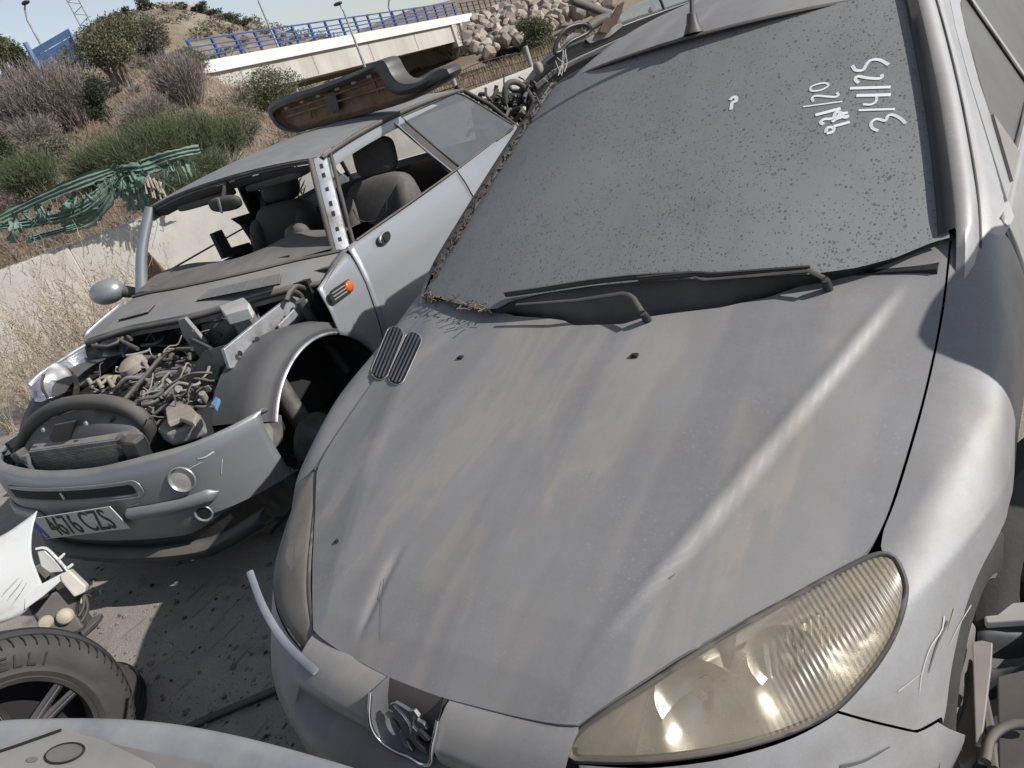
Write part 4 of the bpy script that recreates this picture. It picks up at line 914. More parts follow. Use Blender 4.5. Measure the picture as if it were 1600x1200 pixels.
# upper grille slot with stepped rims
def loop_slot(x0, x1, z0, z1, r, n=10):
    L = []
    for cx, cz, a0 in ((x1-r, z1-r, 0), (x0+r, z1-r, 90), (x0+r, z0+r, 180), (x1-r, z0+r, 270)):
        L += [(cx+r*math.cos(rad(a0+k*90/n)), cz+r*math.sin(rad(a0+k*90/n))) for k in range(n+1)]
    return L
def ring(x0, x1, z0, z1, r, o): 
    L = np.array(loop_slot(x0, x1, z0, z1, r)); L = resample(np.vstack([L, L[:1]]), 120)[:-1]; return np.array([fp(x, z, o) for x, z in L])
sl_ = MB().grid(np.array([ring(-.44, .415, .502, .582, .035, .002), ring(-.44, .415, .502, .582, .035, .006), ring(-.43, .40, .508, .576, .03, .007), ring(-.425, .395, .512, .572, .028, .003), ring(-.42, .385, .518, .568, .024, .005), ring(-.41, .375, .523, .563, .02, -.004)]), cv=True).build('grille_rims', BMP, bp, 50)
A_, B2 = ring(-.41, .375, .523, .563, .02, .001), None
g = MB(); xs_ = np.linspace(-.41, .375, 30); g.grid(np.array([[fp(x, z, .0015) for z in (.523, .543, .563)] for x in xs_]), flip=True); g.build('grille_slot', DARK, bp)
MB().tube([fp(-.02, .53, .004), fp(-.02, .56, .004)], .006, 6).build('slot_clip', CHR, bp, 60)
# fog lamp, rub strip, tow-eye hole
fc = fp(.575, .538, .0); fa = np.array([.42, -.9, .1])
fo = MB().lathe([(.052, .012), (.048, .016), (.043, .010), (.042, .004)], fc, fa, 28).build('fog_lamp', MP_, bp, 50)
MB().lathe([(0, .008), (.02, .007), (.043, .004)], fc, fa, 28).build('fog_lens', simple('dusty_clear_lens', (.42, .38, .35), .25, .3), fo, 60)
st = np.array([[fp(x, .437+.028*math.sin(t)*(1-smo(abs(x-.455), .165, .195)*.9), .004+.022*max(0, math.cos(t))*(1-smo(abs(x-.455), .17, .197))) for t in np.linspace(-1.57, 1.57, 10)] for x in np.linspace(.26, .65, 40)])
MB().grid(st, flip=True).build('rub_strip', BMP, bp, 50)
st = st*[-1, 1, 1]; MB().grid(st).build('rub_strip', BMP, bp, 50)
hc = fp(.565, .372, .0); MB().lathe([(.036, .002), (.034, .006), (.028, .004), (.026, .001)], hc, (.4, -.9, .0), 24).build('tow_eye_rim', MP_, bp, 60); MB().lathe([(0, .003), (.027, .0025)], hc, (.4, -.9, .0), 20).build('tow_eye_hole', DARK, bp)
# lower intake and lip
g = MB(); g.grid(np.array([[fp(x, .30+.045*q, -.004 if q else -.02)+[0, .0, 0] for q in (0, 1)] for x in np.linspace(-.45, .38, 24)]), flip=True); g.build('lower_intake_top', DARK, bp)
g = MB(); g.grid(np.array([[(x, yfm(x)+.05, z) for z in (.20, .31)] for x in np.linspace(-.6, .60, 24)]), flip=True); g.build('lower_intake', BLK, SM)
lipg = np.array([[(x, yfm(x)+o+.0, z+.05*smo(abs(x), .45, .75)) for o, z in ((.05, .235), (.01, .232), (-.008, .215), (-.006, .19), (.01, .172), (.06, .165))] for x in np.linspace(-.74, .70, 60)])
MB().grid(lipg, flip=True).build('bumper_lip', LIP, SM, 50, solid=.006)
# bracket stack behind the near bumper corner
for px_, k_, m_ in (([(385, 665), (400, 655), (412, 672), (410, 735), (398, 742), (388, 700)], .68, GRIME2), ([(390, 680), (402, 690), (404, 738), (394, 735)], .74, BARE), ([(398, 640), (425, 650), (428, 690), (410, 705), (396, 680)], .60, GRIME)):
    MB().prism(mpx([(u_+9, v_) for u_, v_ in px_], 0, k_-.05), (.025, .0, 0)).build('bumper_bracket', m_, SM, bevel=.004)
for pts, w_ in (([(.62, .60), (.66, .585), (.69, .59)], .006), ([(.60, .565), (.65, .572)], .003), ([(.44, .60), (.47, .608), (.49, .60)], .007), ([(.30, .47), (.36, .48)], .003), ([(.68, .50), (.70, .55)], .004), ([(-.1, .35), (.02, .352)], .004)):
    P = np.array([fp(x, z, .0055) for x, z in spline(pts, 10)]); b_ = MB(); b_.ribbon(P, w_, (.3, -.95, .05)); b_.build('scratch', simple('white_scuff', (.42, .43, .44), .6), bp)
# ---- number plate with letters
def text_mesh(name, body, size, mat, parent, M, sx=1., ext=.001):
    cu = bpy.data.curves.new(name, 'FONT'); cu.body = body; cu.size = size; cu.align_x = 'CENTER'; cu.align_y = 'CENTER'; cu.extrude = ext; cu.resolution_u = 4
    tmp = bpy.data.objects.new(name+'_tmp', cu); COL.objects.link(tmp); dg = bpy.context.evaluated_depsgraph_get(); me = bpy.data.meshes.new_from_object(tmp.evaluated_get(dg)); bpy.data.objects.remove(tmp); bpy.data.curves.remove(cu)
    me.name = name; me.transform(Matrix.Diagonal((sx, 1, 1, 1))); me.transform(M); me.materials.clear(); me.materials.append(mat)
    o = bpy.data.objects.new(name, me); COL.objects.link(o); o.parent = parent; return o
cor = np.array([mhit(u, v, 1, .0) for u, v in ((62, 801), (188, 783), (203, 820), (76, 833))])
pc = cor.mean(0); pc[1] = -.030; ex = (cor[1]-cor[0])+(cor[2]-cor[3]); ex[1] = 0.03; ex /= np.linalg.norm(ex); nrm = np.array([-.02, -.98, -.12]); nrm -= ex*(nrm@ex); nrm /= np.linalg.norm(nrm); ey = np.cross(nrm, ex)
if ey[2] < 0: ey = -ey
PW, PH = .56, .118
quad = lambda x0, x1, y0, y1, o: np.array([pc+ex*x0+ey*y0+nrm*o, pc+ex*x1+ey*y0+nrm*o, pc+ex*x1+ey*y1+nrm*o, pc+ex*x0+ey*y1+nrm*o])
pl = MB().prism(quad(-PW/2, PW/2, -PH/2, PH/2, 0), nrm*.004).build('number_plate', simple('dirty_white_plate', (.52, .51, .48), .5, var=.15, scale=14), SM, bevel=.001)
MB().prism(quad(-PW/2+.004, -PW/2+.044, -PH/2+.004, PH/2-.004, .0045), nrm*.0006).build('blue_band', simple('plate_blue', (.03, .09, .33), .5), pl)
Mt = Matrix(((ex[0], ey[0], nrm[0], 0), (ex[1], ey[1], nrm[1], 0), (ex[2], ey[2], nrm[2], 0), (0, 0, 0, 1)))
BLKP = simple('plate_black', (.02, .02, .022), .5)
text_mesh('plate_number', '4676 CZS', .150, BLKP, pl, Matrix.Translation(pc+nrm*.0055+ex*.022-ey*.002) @ Mt, .66)
text_mesh('plate_country', 'E', .03, simple('plate_star', (.7, .7, .6), .5), pl, Matrix.Translation(pc+nrm*.0062-ex*(PW/2-.024)-ey*.035) @ Mt, .9)
# ================================================================== ground, wall, hillside
def mat_ground():
    k = NT('dirty_asphalt_ground'); a = k.noise(1.1, 6, .6); b = k.noise(7, 6, .65); c = k.noise(130, 4, .7)
    col = k.mix(k.ramp(a, [(.35, 0), (.65, 1)]), (.38, .34, .295), (.285, .263, .24))
    col = k.mix(k.ramp(b, [(.45, 0), (.75, .6)]), col, (.42, .37, .315)); col = k.mix(k.ramp(c, [(.35, .45), (.62, 0)]), col, (.12, .112, .104))
    oil = k.ramp(k.noise(2.3, 4, .5, k.pos((1, 1.6, 1))), [(.60, 0), (.72, .75)]); col = k.mix(oil, col, (.055, .05, .046))
    st = k.ramp(k.noise(3.2, 3, .5, k.pos((9, 1.2, 1), rot=(0, 0, rad(40)))), [(.62, 0), (.70, .5)]); col = k.mix(st, col, (.06, .056, .052))
    k.set(col=col, rough=.93, spec=.25); k.bump(k.math('ADD', c, k.math('MULTIPLY', b, 2.)), .55, .006); return k.m
def LD(p): q = np.array(p)-CPOS; return q@RT, q@FW
def wxy(L, D): return CPOS[:2]+RT[:2]*L+FW[:2]*D
b = MB(); 
yard = b.grid(np.array([[(*wxy(L, D), 0) for D in (-60, -20, -5, 0, 3, 6, 7.6)] for L in np.r_[-60, np.linspace(-20, 20, 21), 60]]), flip=True).build('ground', mat_ground()); tag(yard, kind='structure')
def terr(L, D):
    zb = np.interp(D, [7, 10, 14, 20, 28, 35, 50, 100, 400], [.15, .7, 1.4, 2.3, 3.7, 4.3, 4.5, 4.8, 6]); z0 = np.interp(D, [7, 9, 20, 40, 60, 75, 110, 400], [-.05, .05, -.15, -1.1, -2.6, -2.2, .2, 3])
    w_ = 1-smo(L, -.26*D-1.2, -.085*D+.6); z = z0*(1-w_)+zb*w_
    z = z+14.0*np.exp(-((L+35)/26)**2-((D-155)/38)**2)+7*np.exp(-((L+68)/30)**2-((D-120)/30)**2)+9*np.exp(-((L-6)/45)**2-((D-330)/60)**2)
    return z+.10*np.sin(L*1.3+D*.7)*np.clip((D-8)/8, 0, 1)+.25*np.sin(L*.31-D*.23)*np.clip((D-10)/10, 0, 1)
Ds = np.r_[np.linspace(7.3, 12, 14), np.linspace(12.6, 40, 44), np.linspace(41, 90, 40), np.linspace(94, 220, 32), np.linspace(235, 900, 10)]; 
G = []
for D in Ds:
    G.append([(*wxy(t*(D+6), D), float(terr(np.array(t*(D+6)), np.array(D)))) for t in np.linspace(-1.6, 1.6, 110)])
def mat_terrain():
    k = NT('dry_hillside'); a = k.noise(.28, 6, .6); b = k.noise(2.0, 6, .65); c = k.noise(14, 5, .7)
    col = k.mix(k.ramp(a, [(.38, 0), (.62, 1)]), (.21, .165, .125), (.26, .215, .165)); col = k.mix(k.ramp(b, [(.40, 0), (.7, .75)]), col, (.185, .14, .105)); col = k.mix(k.ramp(c, [(.4, .5), (.6, 0)]), col, (.12, .09, .065)); d2 = k.noise(.12, 6, .7); col = k.mix(k.ramp(d2, [(.45, 0), (.6, .55)]), col, (.33, .29, .24))
    k.set(col=col, rough=1, spec=.1); k.bump(c, .8, .08); return k.m
tag(MB().grid(np.array(G), flip=True).build('terrain', mat_terrain(), None, 60), kind='structure')
# ---- concrete wall of precast blocks
def mat_wall():
    k = NT('weathered_concrete'); a = k.noise(1.3, 6, .6); b = k.noise(6, 6, .7); st = k.noise(1., 4, .6, k.pos((7, 7, .5)))
    sp = k.n('SeparateXYZ'); k.l(k.pos(), sp.inputs[0]); low = k.ramp(sp.outputs[2], [(.05, 1), (.30, .45), (.60, 0)])
    col = k.mix(k.ramp(a, [(.3, 0), (.7, 1)]), (.46, .435, .395), (.55, .53, .49)); col = k.mix(k.ramp(b, [(.5, 0), (.78, .5)]), col, (.36, .31, .25))
    col = k.mix(k.ramp(st, [(.52, 0), (.72, .35)]), col, (.33, .30, .26)); col = k.mix(k.math('MULTIPLY', low, k.ramp(b, [(.3, .3), (.65, 1)])), col, (.30, .225, .16))
    k.set(col=col, rough=.92, spec=.2); k.bump(b, .35, .01); return k.m
CONC = mat_wall()
W0, W1 = np.array([-6.663, 2.112]), np.array([-3.338, 6.124]); wd = (W1-W0)/np.linalg.norm(W1-W0); wnr = np.array([wd[1], -wd[0]])   # towards the yard
WALL = thing('concrete_wall', 'long low off-white precast concrete wall bounding the yard', 'wall', (*W0, 0)); WI = world_parent(WALL)
s0 = -4.2
for i in range(7):
    s1 = s0+2.4; rr = np.random.default_rng(20+i); dz, tl = rr.normal(0, .008), rr.normal(0, .006); secs = []
    for s in np.linspace(s0+.003, s1-.003, 20):
        e = .006*math.sin(s*5+i); pr = [(.30, 0), (.285, .12), (.12, .34), (.03, .70), (.0, 1.0), (-.012, 1.045), (-.04, 1.056), (-.15, 1.056), (-.17, 1.03), (-.18, .9), (-.30, .2), (-.32, 0)]
        secs.append([(*(W0+wd*s+wnr*(o+e+tl*(z*2))), z+dz*(z > .1)) for o, z in pr])
    secs = np.array(secs); b = MB().grid(secs, flip=False); n0 = len(pr); b.f.append(tuple(range(n0))); b.f.append(tuple(19*n0+k for k in reversed(range(n0))))
    b.build('block', CONC, WALL, 35, inv=WI); s0 = s1
# ================================================================== vegetation
def mat_leaf(name, c0, c1, c2=None, trans=.25):
    k = NT(name); g = k.n('NewGeometry'); col = k.mix(g.outputs['Random Per Island'], c0, c1)
    if c2: col = k.mix(k.ramp(g.outputs['Random Per Island'], [(.80, 0), (.86, 1)]), col, c2)
    k.set(col=col, rough=.75, spec=.2)
    tr = k.n('BsdfTranslucent'); k.l(col, tr.inputs[0]); mx = k.n('MixShader'); mx.inputs[0].default_value = trans
    k.l(k.b.outputs[0], mx.inputs[1]); k.l(tr.outputs[0], mx.inputs[2]); k.l(mx.outputs[0], k.t.nodes['Material Output'].inputs[0]); return k.m
LF = {'olive': mat_leaf('olive_leaves', (.075, .082, .045), (.16, .165, .10), (.20, .18, .12)), 'dark': mat_leaf('dark_leaves', (.030, .042, .022), (.065, .080, .042), (.10, .10, .06)),
      'fennel': mat_leaf('fennel_leaves', (.070, .095, .050), (.125, .155, .085), (.17, .165, .10)), 'dry': mat_leaf('dry_twigs', (.17, .15, .135), (.29, .26, .235), (.13, .11, .095), .05),
      'grey': mat_leaf('grey_green_leaves', (.11, .115, .085), (.19, .185, .14), (.22, .19, .15)), 'pale': mat_leaf('bleached_straw', (.34, .28, .20), (.50, .43, .33), (.27, .21, .15), .15), 'straw': mat_leaf('straw', (.24, .185, .125), (.36, .29, .20), (.20, .15, .10), .15), 'rust': mat_leaf('reddish_dry_grass', (.245, .170, .120), (.34, .25, .18), (.21, .155, .115), .15)}
BARK = simple('grey_bark', (.17, .145, .12), .95, var=.3)
def leaf_quads(P, size, asp, r, up=0.):
    n = len(P); T = r.normal(0, 1, (n, 3)); T[:, 2] += up; T /= np.linalg.norm(T, axis=1)[:, None]
    S = np.cross(T, r.normal(0, 1, (n, 3))); S /= np.linalg.norm(S, axis=1)[:, None]+1e-9
    s = size*r.uniform(.6, 1.4, n)[:, None]; a, c = T*s, S*s*asp
    V = np.stack([P-a, P+c, P+a, P-c], 1).reshape(-1, 3); return V, np.arange(4*n).reshape(n, 4)
def ribbons(P0, P1, wdt, r, bend=.2, seg=3):                                # thin crossed twigs from P0 to P1
    n = len(P0); mid = (P0+P1)/2+r.normal(0, 1, P0.shape)*bend*np.linalg.norm(P1-P0, axis=1)[:, None]*.5
    ts = np.linspace(0, 1, seg+1); pts = [(1-t)**2*P0+2*t*(1-t)*mid+t*t*P1 for t in ts]
    S = np.cross(P1-P0, r.normal(0, 1, P0.shape)); S /= np.linalg.norm(S, axis=1)[:, None]+1e-9
    rows = []
    for t, p in zip(ts, pts): w_ = wdt*(1-.75*t); rows += [p-S*w_, p+S*w_]
    V = np.stack(rows, 1); m = V.shape[1]; F = []
    base = np.arange(n)*m
    F = np.concatenate([np.stack([base+2*i, base+2*i+1, base+2*i+3, base+2*i+2], 1) for i in range(seg)]); return V.reshape(-1, 3), F
def raw(name, V, F, mat, parent, inv=None):
    me = bpy.data.meshes.new(name); me.from_pydata(V.tolist(), [], F.tolist()); me.update(); me.materials.append(mat)
    o = bpy.data.objects.new(name, me); COL.objects.link(o); o.parent = parent
    if inv is not None: o.matrix_parent_inverse = inv
    return o
def on_terr(u, v, d0=8., d1=170.):                                         # where a pixel's ray meets the hillside
    q = ray(u, v); q = q/(FW@q); D = np.linspace(d0, d1, 3000); P = CPOS+q*D[:, None]; L = (P-CPOS)@RT; f = P[:, 2]-terr(L, D)
    i = int(np.argmax(f <= 0)); return P[i] if f[i] <= 0 else None
def shrub(label, u, v, wpx, hpx, kind, n=3000, leaf=1.6, name='shrub', group=None, lift=.0, seed=None, stems=9, base=None, asp=.4, up=.3, D=None):
    r = np.random.default_rng(int(u*7+v*13+wpx*3) if seed is None else seed)
    u, hpx = u+.17*hpx, hpx*.88; p = on_terr(u, v) if D is None else at(u, v, D)
    if p is None: p = at(u, v, 45)
    L, Dd = LD(p); dist = np.linalg.norm(p-CPOS); w_, h = wpx*dist/F_PX, hpx*dist/F_PX; leaf = leaf*dist/F_PX
    p[2] = float(terr(np.array(L), np.array(Dd)))-.05
    t = thing(name, label, 'shrub' if name != 'tree' else 'tree', p, group=group)
    nl = r.integers(7, 12); cs = []
    for i in range(nl): 
        a = r.uniform(0, 6.28); q = r.uniform(0, .75)**.7; cs.append((math.cos(a)*q*w_*.38, math.sin(a)*q*w_*.38, h*(lift+(1-lift)*r.uniform(.28, .82)), r.uniform(.20, .34)*w_, r.uniform(.16, .28)*h))
    if kind in ('dry', 'fennel'):
        m = n; a = r.uniform(0, 6.28, m); q = np.sqrt(r.uniform(0, 1, m)); P0 = np.stack([np.cos(a)*q*w_*.22, np.sin(a)*q*w_*.22, r.uniform(0, .45, m)*h], 1)
        k_ = r.uniform(.55, 1.05, m)*(1-.30*q**2); dirx = np.stack([np.cos(a)*(.2+q)*w_*.42, np.sin(a)*(.2+q)*w_*.42, k_*h], 1)+r.normal(0, .07*w_, (m, 3)); P1 = dirx; P1[:, 2] = np.maximum(P1[:, 2], P0[:, 2]+.05*h)
        s_ = r.uniform(.2, .8, m)[:, None]; keep = r.random(m) < .6; P0 = np.where(keep[:, None], P1*(1-.35*s_)+P0*.35*s_, P0)
        if kind == 'fennel': P1 = P0+(P1-P0)*.7+np.stack([r.normal(0, .05, m), r.normal(0, .05, m), r.uniform(.02, .12, m)*h], 1)
        V, F = ribbons(P0, P1, leaf*(.20 if kind == 'dry' else .16), r, .45); raw('crown', V, F, LF[kind], t)
        if kind == 'fennel':
            P = P1[r.integers(0, m, n)]*r.uniform(.75, 1.0, (n, 1))+r.normal(0, .04*w_, (n, 3)); P[:, 2] = np.maximum(P[:, 2], .03); V, F = leaf_quads(P, leaf*.8, .12, r, .7); raw('foliage', V, F, LF[kind], t)
    else:
        per = n//nl; Ps = []
        for cx, cy, cz, a, c in cs:
            dd = r.normal(0, 1, (per, 3)); dd /= np.linalg.norm(dd, axis=1)[:, None]; rr = (.35+.65*r.random(per)**.5)*(1+r.normal(0, .10, per)); Ps.append(np.array([cx, cy, cz])+dd*rr[:, None]*[a, a, c])
        V, F = leaf_quads(np.vstack(Ps), leaf, asp, r, up); raw('crown', V, F, LF[kind], t)
    b = MB()
    for i in range(stems):
        cx, cy, cz, a, c = cs[i % nl]; o = r.normal(0, .04*w_, 2); b.tube(spline([(o[0], o[1], -.05), (cx*.35+o[0], cy*.35+o[1], cz*.5), (cx, cy, cz+c*.4)], 8), np.linspace(.018*h, .004*h, 8)*(2.0 if name == 'tree' else 1), 5)
    b.build('trunk' if name == 'tree' else 'stems', BARK, t, 60); return t
shrub('tall olive-green tree at the top of the bank', 180, 138, 122, 100, 'olive', 15000, 1.7, 'tree', lift=.22, stems=7)
shrub('dark olive tree left of the blue fence panel', 4, 118, 58, 66, 'olive', 6000, 1.6, 'tree', lift=.15, stems=5)
shrub('small dark olive shrub before the blue fence panel', 38, 116, 38, 42, 'dark', 3000, 1.5)
shrub('pale olive shrub growing beside the tall olive tree', 242, 104, 54, 74, 'grey', 6000, 1.5)
shrub('large leafless grey bush on the bank', 62, 222, 110, 112, 'dry', 5000, 2.0)
shrub('leafless grey bush under the tall olive tree', 112, 205, 84, 100, 'dry', 4000, 2.0)
shrub('low leafless whitish bush above the rounded grey-green shrub', 50, 236, 76, 50, 'dry', 2600, 2.0)
shrub('leafless grey bush beside the reddish grass', 286, 168, 72, 84, 'dry', 3600, 2.0)
shrub('grey-green bush above the reddish grass', 302, 124, 56, 54, 'grey', 4200, 1.5)
shrub('grey-green bush between the leafless bushes', 262, 130, 50, 46, 'grey', 3200, 1.5)
shrub('small leafless purple-grey bush on bare soil', 232, 192, 64, 44, 'dry', 2400, 1.8)
shrub('narrow dark green shrub among dry grass', 162, 200, 46, 80, 'dark', 6000, 1.5)
shrub('dark green shrub at the foot of the bank', 6, 285, 56, 110, 'dark', 7000, 1.6)
shrub('grey-green rounded shrub on the bank', 80, 258, 64, 46, 'grey', 5000, 1.5)
FL = ['small feathery fennel plant in front of the rounded grey-green shrub', 'wide feathery fennel plant behind the peak of the torn net', 'tall feathery fennel plant behind the torn net', 'feathery fennel plant below the small purple-grey bush', 'tall feathery fennel plant below the reddish grass', 'feathery fennel plant beside the low grey-green bush', 'low feathery fennel plant behind the header of the compact car', 'low feathery fennel plant behind the roof of the compact car']
for i, (u, v, w_, h) in enumerate([(55, 308, 76, 68), (160, 292, 84, 70), (205, 286, 90, 86), (252, 272, 90, 92), (300, 258, 92, 86), (345, 246, 76, 66), (262, 315, 90, 56), (315, 288, 80, 52)]):
    shrub(FL[i], u, v, w_, h, 'fennel', 5200, 2.0, group='fennel plants behind the wall')
shrub('pale green bush with bare stems near the bridge end', 392, 146, 100, 62, 'olive', 6500, 1.5, lift=.15)
shrub('broad olive-green bush below the bridge end', 422, 192, 108, 84, 'olive', 9500, 1.6)
shrub('olive-green bush hanging over the bridge face', 450, 140, 70, 48, 'grey', 4500, 1.5)
shrub('grey-green low bush behind the roof of the compact car', 385, 228, 66, 54, 'grey', 5200, 1.5)
shrub('olive-green bush under the bridge beam', 505, 122, 66, 40, 'olive', 4000, 1.5)
shrub('leafless grey bush under the bridge beam', 607, 114, 60, 46, 'dry', 2600, 2.2)
shrub('leafless brownish bush against the bridge abutment', 702, 92, 56, 50, 'dry', 2400, 2.2)
shrub('leafless brownish bush in the hollow under the bridge', 655, 100, 50, 38, 'dry', 2000, 2.2)
shrub('brown-green bush beside the stone embankment', 838, 82, 66, 62, 'olive', 6000, 1.6)
shrub('dark scrub above the stone embankment', 905, 36, 70, 50, 'dark', 4200, 1.6)
shrub('low dry scrub between wall fence and embankment', 770, 100, 60, 22, 'grey', 2600, 1.5)
shrub('brown scrub on top of the stone embankment', 790, 14, 70, 30, 'dry', 1800, 2.0, D=70)
HLB = ['dark scrub left end of the distant hill', 'dark scrub on the left slope of the distant hill', 'small dark scrub left of the hilltop bush', 'tall dark rounded bush on the distant hilltop', 'tiny scrub among the pale hilltop rocks', 'dark scrub right below the pale hilltop rocks', 'dark bush right of the pale hilltop rocks', 'scrub on the right slope of the distant hill', 'wide scrub on the right slope of the distant hill', 'scrub at the right foot of the distant hill', 'scrub below the hilltop bush', 'tiny scrub right of the pale hilltop rocks', 'tiny scrub left of the pale hilltop rocks']
for i, (u, v, w_, h) in enumerate([(165, 48, 26, 18), (190, 50, 30, 14), (207, 40, 16, 12), (232, 32, 30, 20), (282, 24, 7, 7), (300, 50, 18, 10), (328, 48, 22, 18), (345, 52, 26, 12), (368, 53, 34, 14), (388, 58, 30, 12), (250, 56, 22, 10), (312, 36, 9, 6), (268, 38, 9, 6)]):
    shrub(HLB[i], u, v, w_, h, 'dark', 700, 1.4, group='scrub on the distant hill', stems=3, D=145)
# ---- dry grass
def grass(name, label, n, region, kind, hgt, wdt, seed, lean=.35):
    r = np.random.default_rng(seed); u, v = r.uniform(0, 1, n), r.uniform(0, 1, n); L, D = region(u, v, r); z = terr(L, D); P0 = np.stack([CPOS[0]+RT[0]*L+FW[0]*D, CPOS[1]+RT[1]*L+FW[1]*D, z-.03], 1)
    h = hgt*r.uniform(.5, 1.3, n); P1 = P0+np.stack([r.normal(0, lean, n)*h, r.normal(0, lean, n)*h, h], 1); V, F = ribbons(P0, P1, wdt*(D/12)[:, None]**.6, r, .25, 2); o = raw(name, V, F, LF[kind], None); return tag(o, label, 'grass', kind='stuff')
def reg(L0, L1, D0, D1):
    def f(u, v, r):
        D = D0*(D1/D0)**v; t = L0+(L1-L0)*u; return t*D, D
    return f
grass('dry_grass', 'reddish dry grass covering the bank', 30000, reg(-.72, -.02, 8.2, 42), 'rust', .26, .0045, 3)
grass('dry_grass', 'pale straw grass along the back of the wall', 15000, reg(-.75, .35, 7.9, 10.5), 'straw', .24, .003, 4)
grass('dry_grass', 'straw grass in the hollow before the bridge', 22000, reg(-.12, .40, 10.5, 62), 'straw', .32, .006, 5)
r = np.random.default_rng(55); Vs, Fs, n0 = [], [], 0
for kind, cnt in (('grey', 130), ('dry', 110), ('olive', 80)):
    Vs, Fs, n0 = [], [], 0
    for i in range(cnt):
        D = 9.5*(4.6**r.random()); L = D*r.uniform(-.66, -.06); z = float(terr(np.array(L), np.array(D))); c = np.array([*wxy(L, D), z]); sz = r.uniform(.22, .75)*(D/16)**.5
        m = 260; dd = r.normal(0, 1, (m, 3)); dd /= np.linalg.norm(dd, axis=1)[:, None]; dd[:, 2] = np.abs(dd[:, 2]); P = c+dd*(r.random((m, 1))**.4)*[sz, sz, sz*.8]
        V, F = leaf_quads(P, 1.6*D/F_PX, .4, r, .3) if kind != 'dry' else ribbons(c+(P-c)*.35, P, .5*D/F_PX, r, .3, 2); Vs.append(V); Fs.append(F+n0); n0 += len(V)
    tag(raw('ground_cover', np.vstack(Vs), np.vstack(Fs), LF[kind], None), {'grey': 'low grey-green scrub covering the bank', 'dry': 'low leafless twiggy scrub covering the bank', 'olive': 'low olive scrub covering the bank'}[kind], 'scrub', kind='stuff')
r = np.random.default_rng(56); Vs, Fs, n0 = [], [], 0
for i in range(800):
    D = r.uniform(80, 190); L = r.uniform(-75, 12); z = float(terr(np.array(L), np.array(D))); c = np.array([*wxy(L, D), z]); sz = r.uniform(.4, 2.2); m = 70; dd = r.normal(0, 1, (m, 3)); dd /= np.linalg.norm(dd, axis=1)[:, None]; dd[:, 2] = np.abs(dd[:, 2])
    V, F = leaf_quads(c+dd*(r.random((m, 1))**.4)*[sz, sz, sz*.7], .22, .5, r, .3); Vs.append(V); Fs.append(F+n0); n0 += len(V)
tag(raw('ground_cover', np.vstack(Vs), np.vstack(Fs), LF['grey'], None), 'sparse grey-green scrub dotting the distant hill', 'scrub', kind='stuff')
# ================================================================== bridge
def mat_bridge():
    k = NT('pale_bridge_concrete'); st = k.noise(1., 5, .65, k.pos((.5, .5, .12))); f = k.noise(1.5, 6, .65)
    col = k.mix(k.ramp(st, [(.40, 0), (.68, .7)]), (.42, .405, .37), (.27, .255, .225)); col = k.mix(k.ramp(f, [(.5, 0), (.8, .4)]), col, (.42, .38, .31)); k.set(col=col, rough=.9, spec=.2); return k.m
BC = mat_bridge(); BW = simple('white_bridge_edge', (.55, .55, .54), .8, var=.08, scale=1.5); BLUE = simple('blue_railing_paint', (.045, .085, .21), .5, var=.2, scale=3)
A, Bp = at(335, 94, 50), at(737, 21, 83); bd = Bp-A; BL = np.linalg.norm(bd); bd /= BL; bk = np.array([-bd[1], bd[0], 0]); bk /= np.linalg.norm(bk)
if bk@FW < 0: bk = -bk
BR = thing('road_bridge', 'pale concrete road bridge with blue railing in the background', 'bridge', (*((A+Bp)/2)[:2], -1.5)); BI = world_parent(BR)
def bpt(s, o, z): return A+bd*s+bk*o+np.array([0, 0, z])
ext = [bpt(s, 0, 0) for s in (-6, BL+3)]
def bbox(name, s0, s1, o0, o1, z0, z1, mat, par=BR, inv=BI): return MB().prism([bpt(s0, o0, z0), bpt(s1, o0, z0), bpt(s1, o1, z0), bpt(s0, o1, z0)], (0, 0, z1-z0)).build(name, mat, par, inv=inv)
bbox('deck_edge', -7, BL, 0, .5, -.62, .06, BW); bbox('deck', -9, BL+14, .5, 10, -.30, .0, BC); bbox('beam', -3, BL-2, .28, 1.2, -2.1, -.62, BC); bbox('beam', -3, BL-2, 4.5, 5.4, -1.9, -.3, BC); bbox('beam', -3, BL-2, 8.6, 9.6, -1.9, -.3, BC)
bbox('abutment', BL-3.4, BL+2.5, .02, 9.5, -3.4, -.66, BC); bbox('abutment', -8, -2.2, .1, 9.5, -5.5, -.66, BC); bbox('abutment_column', BL-5.2, BL-4.2, .06, .6, -2.6, -.64, BC)
for s_ in np.linspace(2, BL-5, 5): bbox('joint_drain', s_, s_+.12, .26, .30, -2.0, -.64, simple('drain_stain', (.25, .23, .2), .9))
npost = 19
for i in range(npost):
    s_ = -1+i*(BL-2)/(npost-1); MB().prism([bpt(s_-.07, .25, .05), bpt(s_+.09, .25, .05), bpt(s_+.09-.16, .16, 1.30), bpt(s_-.07-.16, .16, 1.30)], bk*.14).build('railing_post', BLUE, BR, inv=BI)
for z in (.35, .62, .88, 1.24): MB().tube([bpt(-1.3, .20, z), bpt(BL-2.6, .20, z)], .055 if z > 1.1 else .045, 6).build('rail', BLUE, BR, 60, inv=BI)
for s_ in np.arange(-1, BL-2.6, .5): pass
for i in range(10): MB().box(bpt(BL-1.5+i*1.5, .2, .6), (.09, .09, 1.15)).build('road_fence_post', BLK, BR, inv=BI)
for z in (.3, .75, 1.1): MB().tube([bpt(BL-2, .2, z), bpt(BL+13, .2, z)], .04, 6).build('road_fence_rail', BLK, BR, 60, inv=BI)
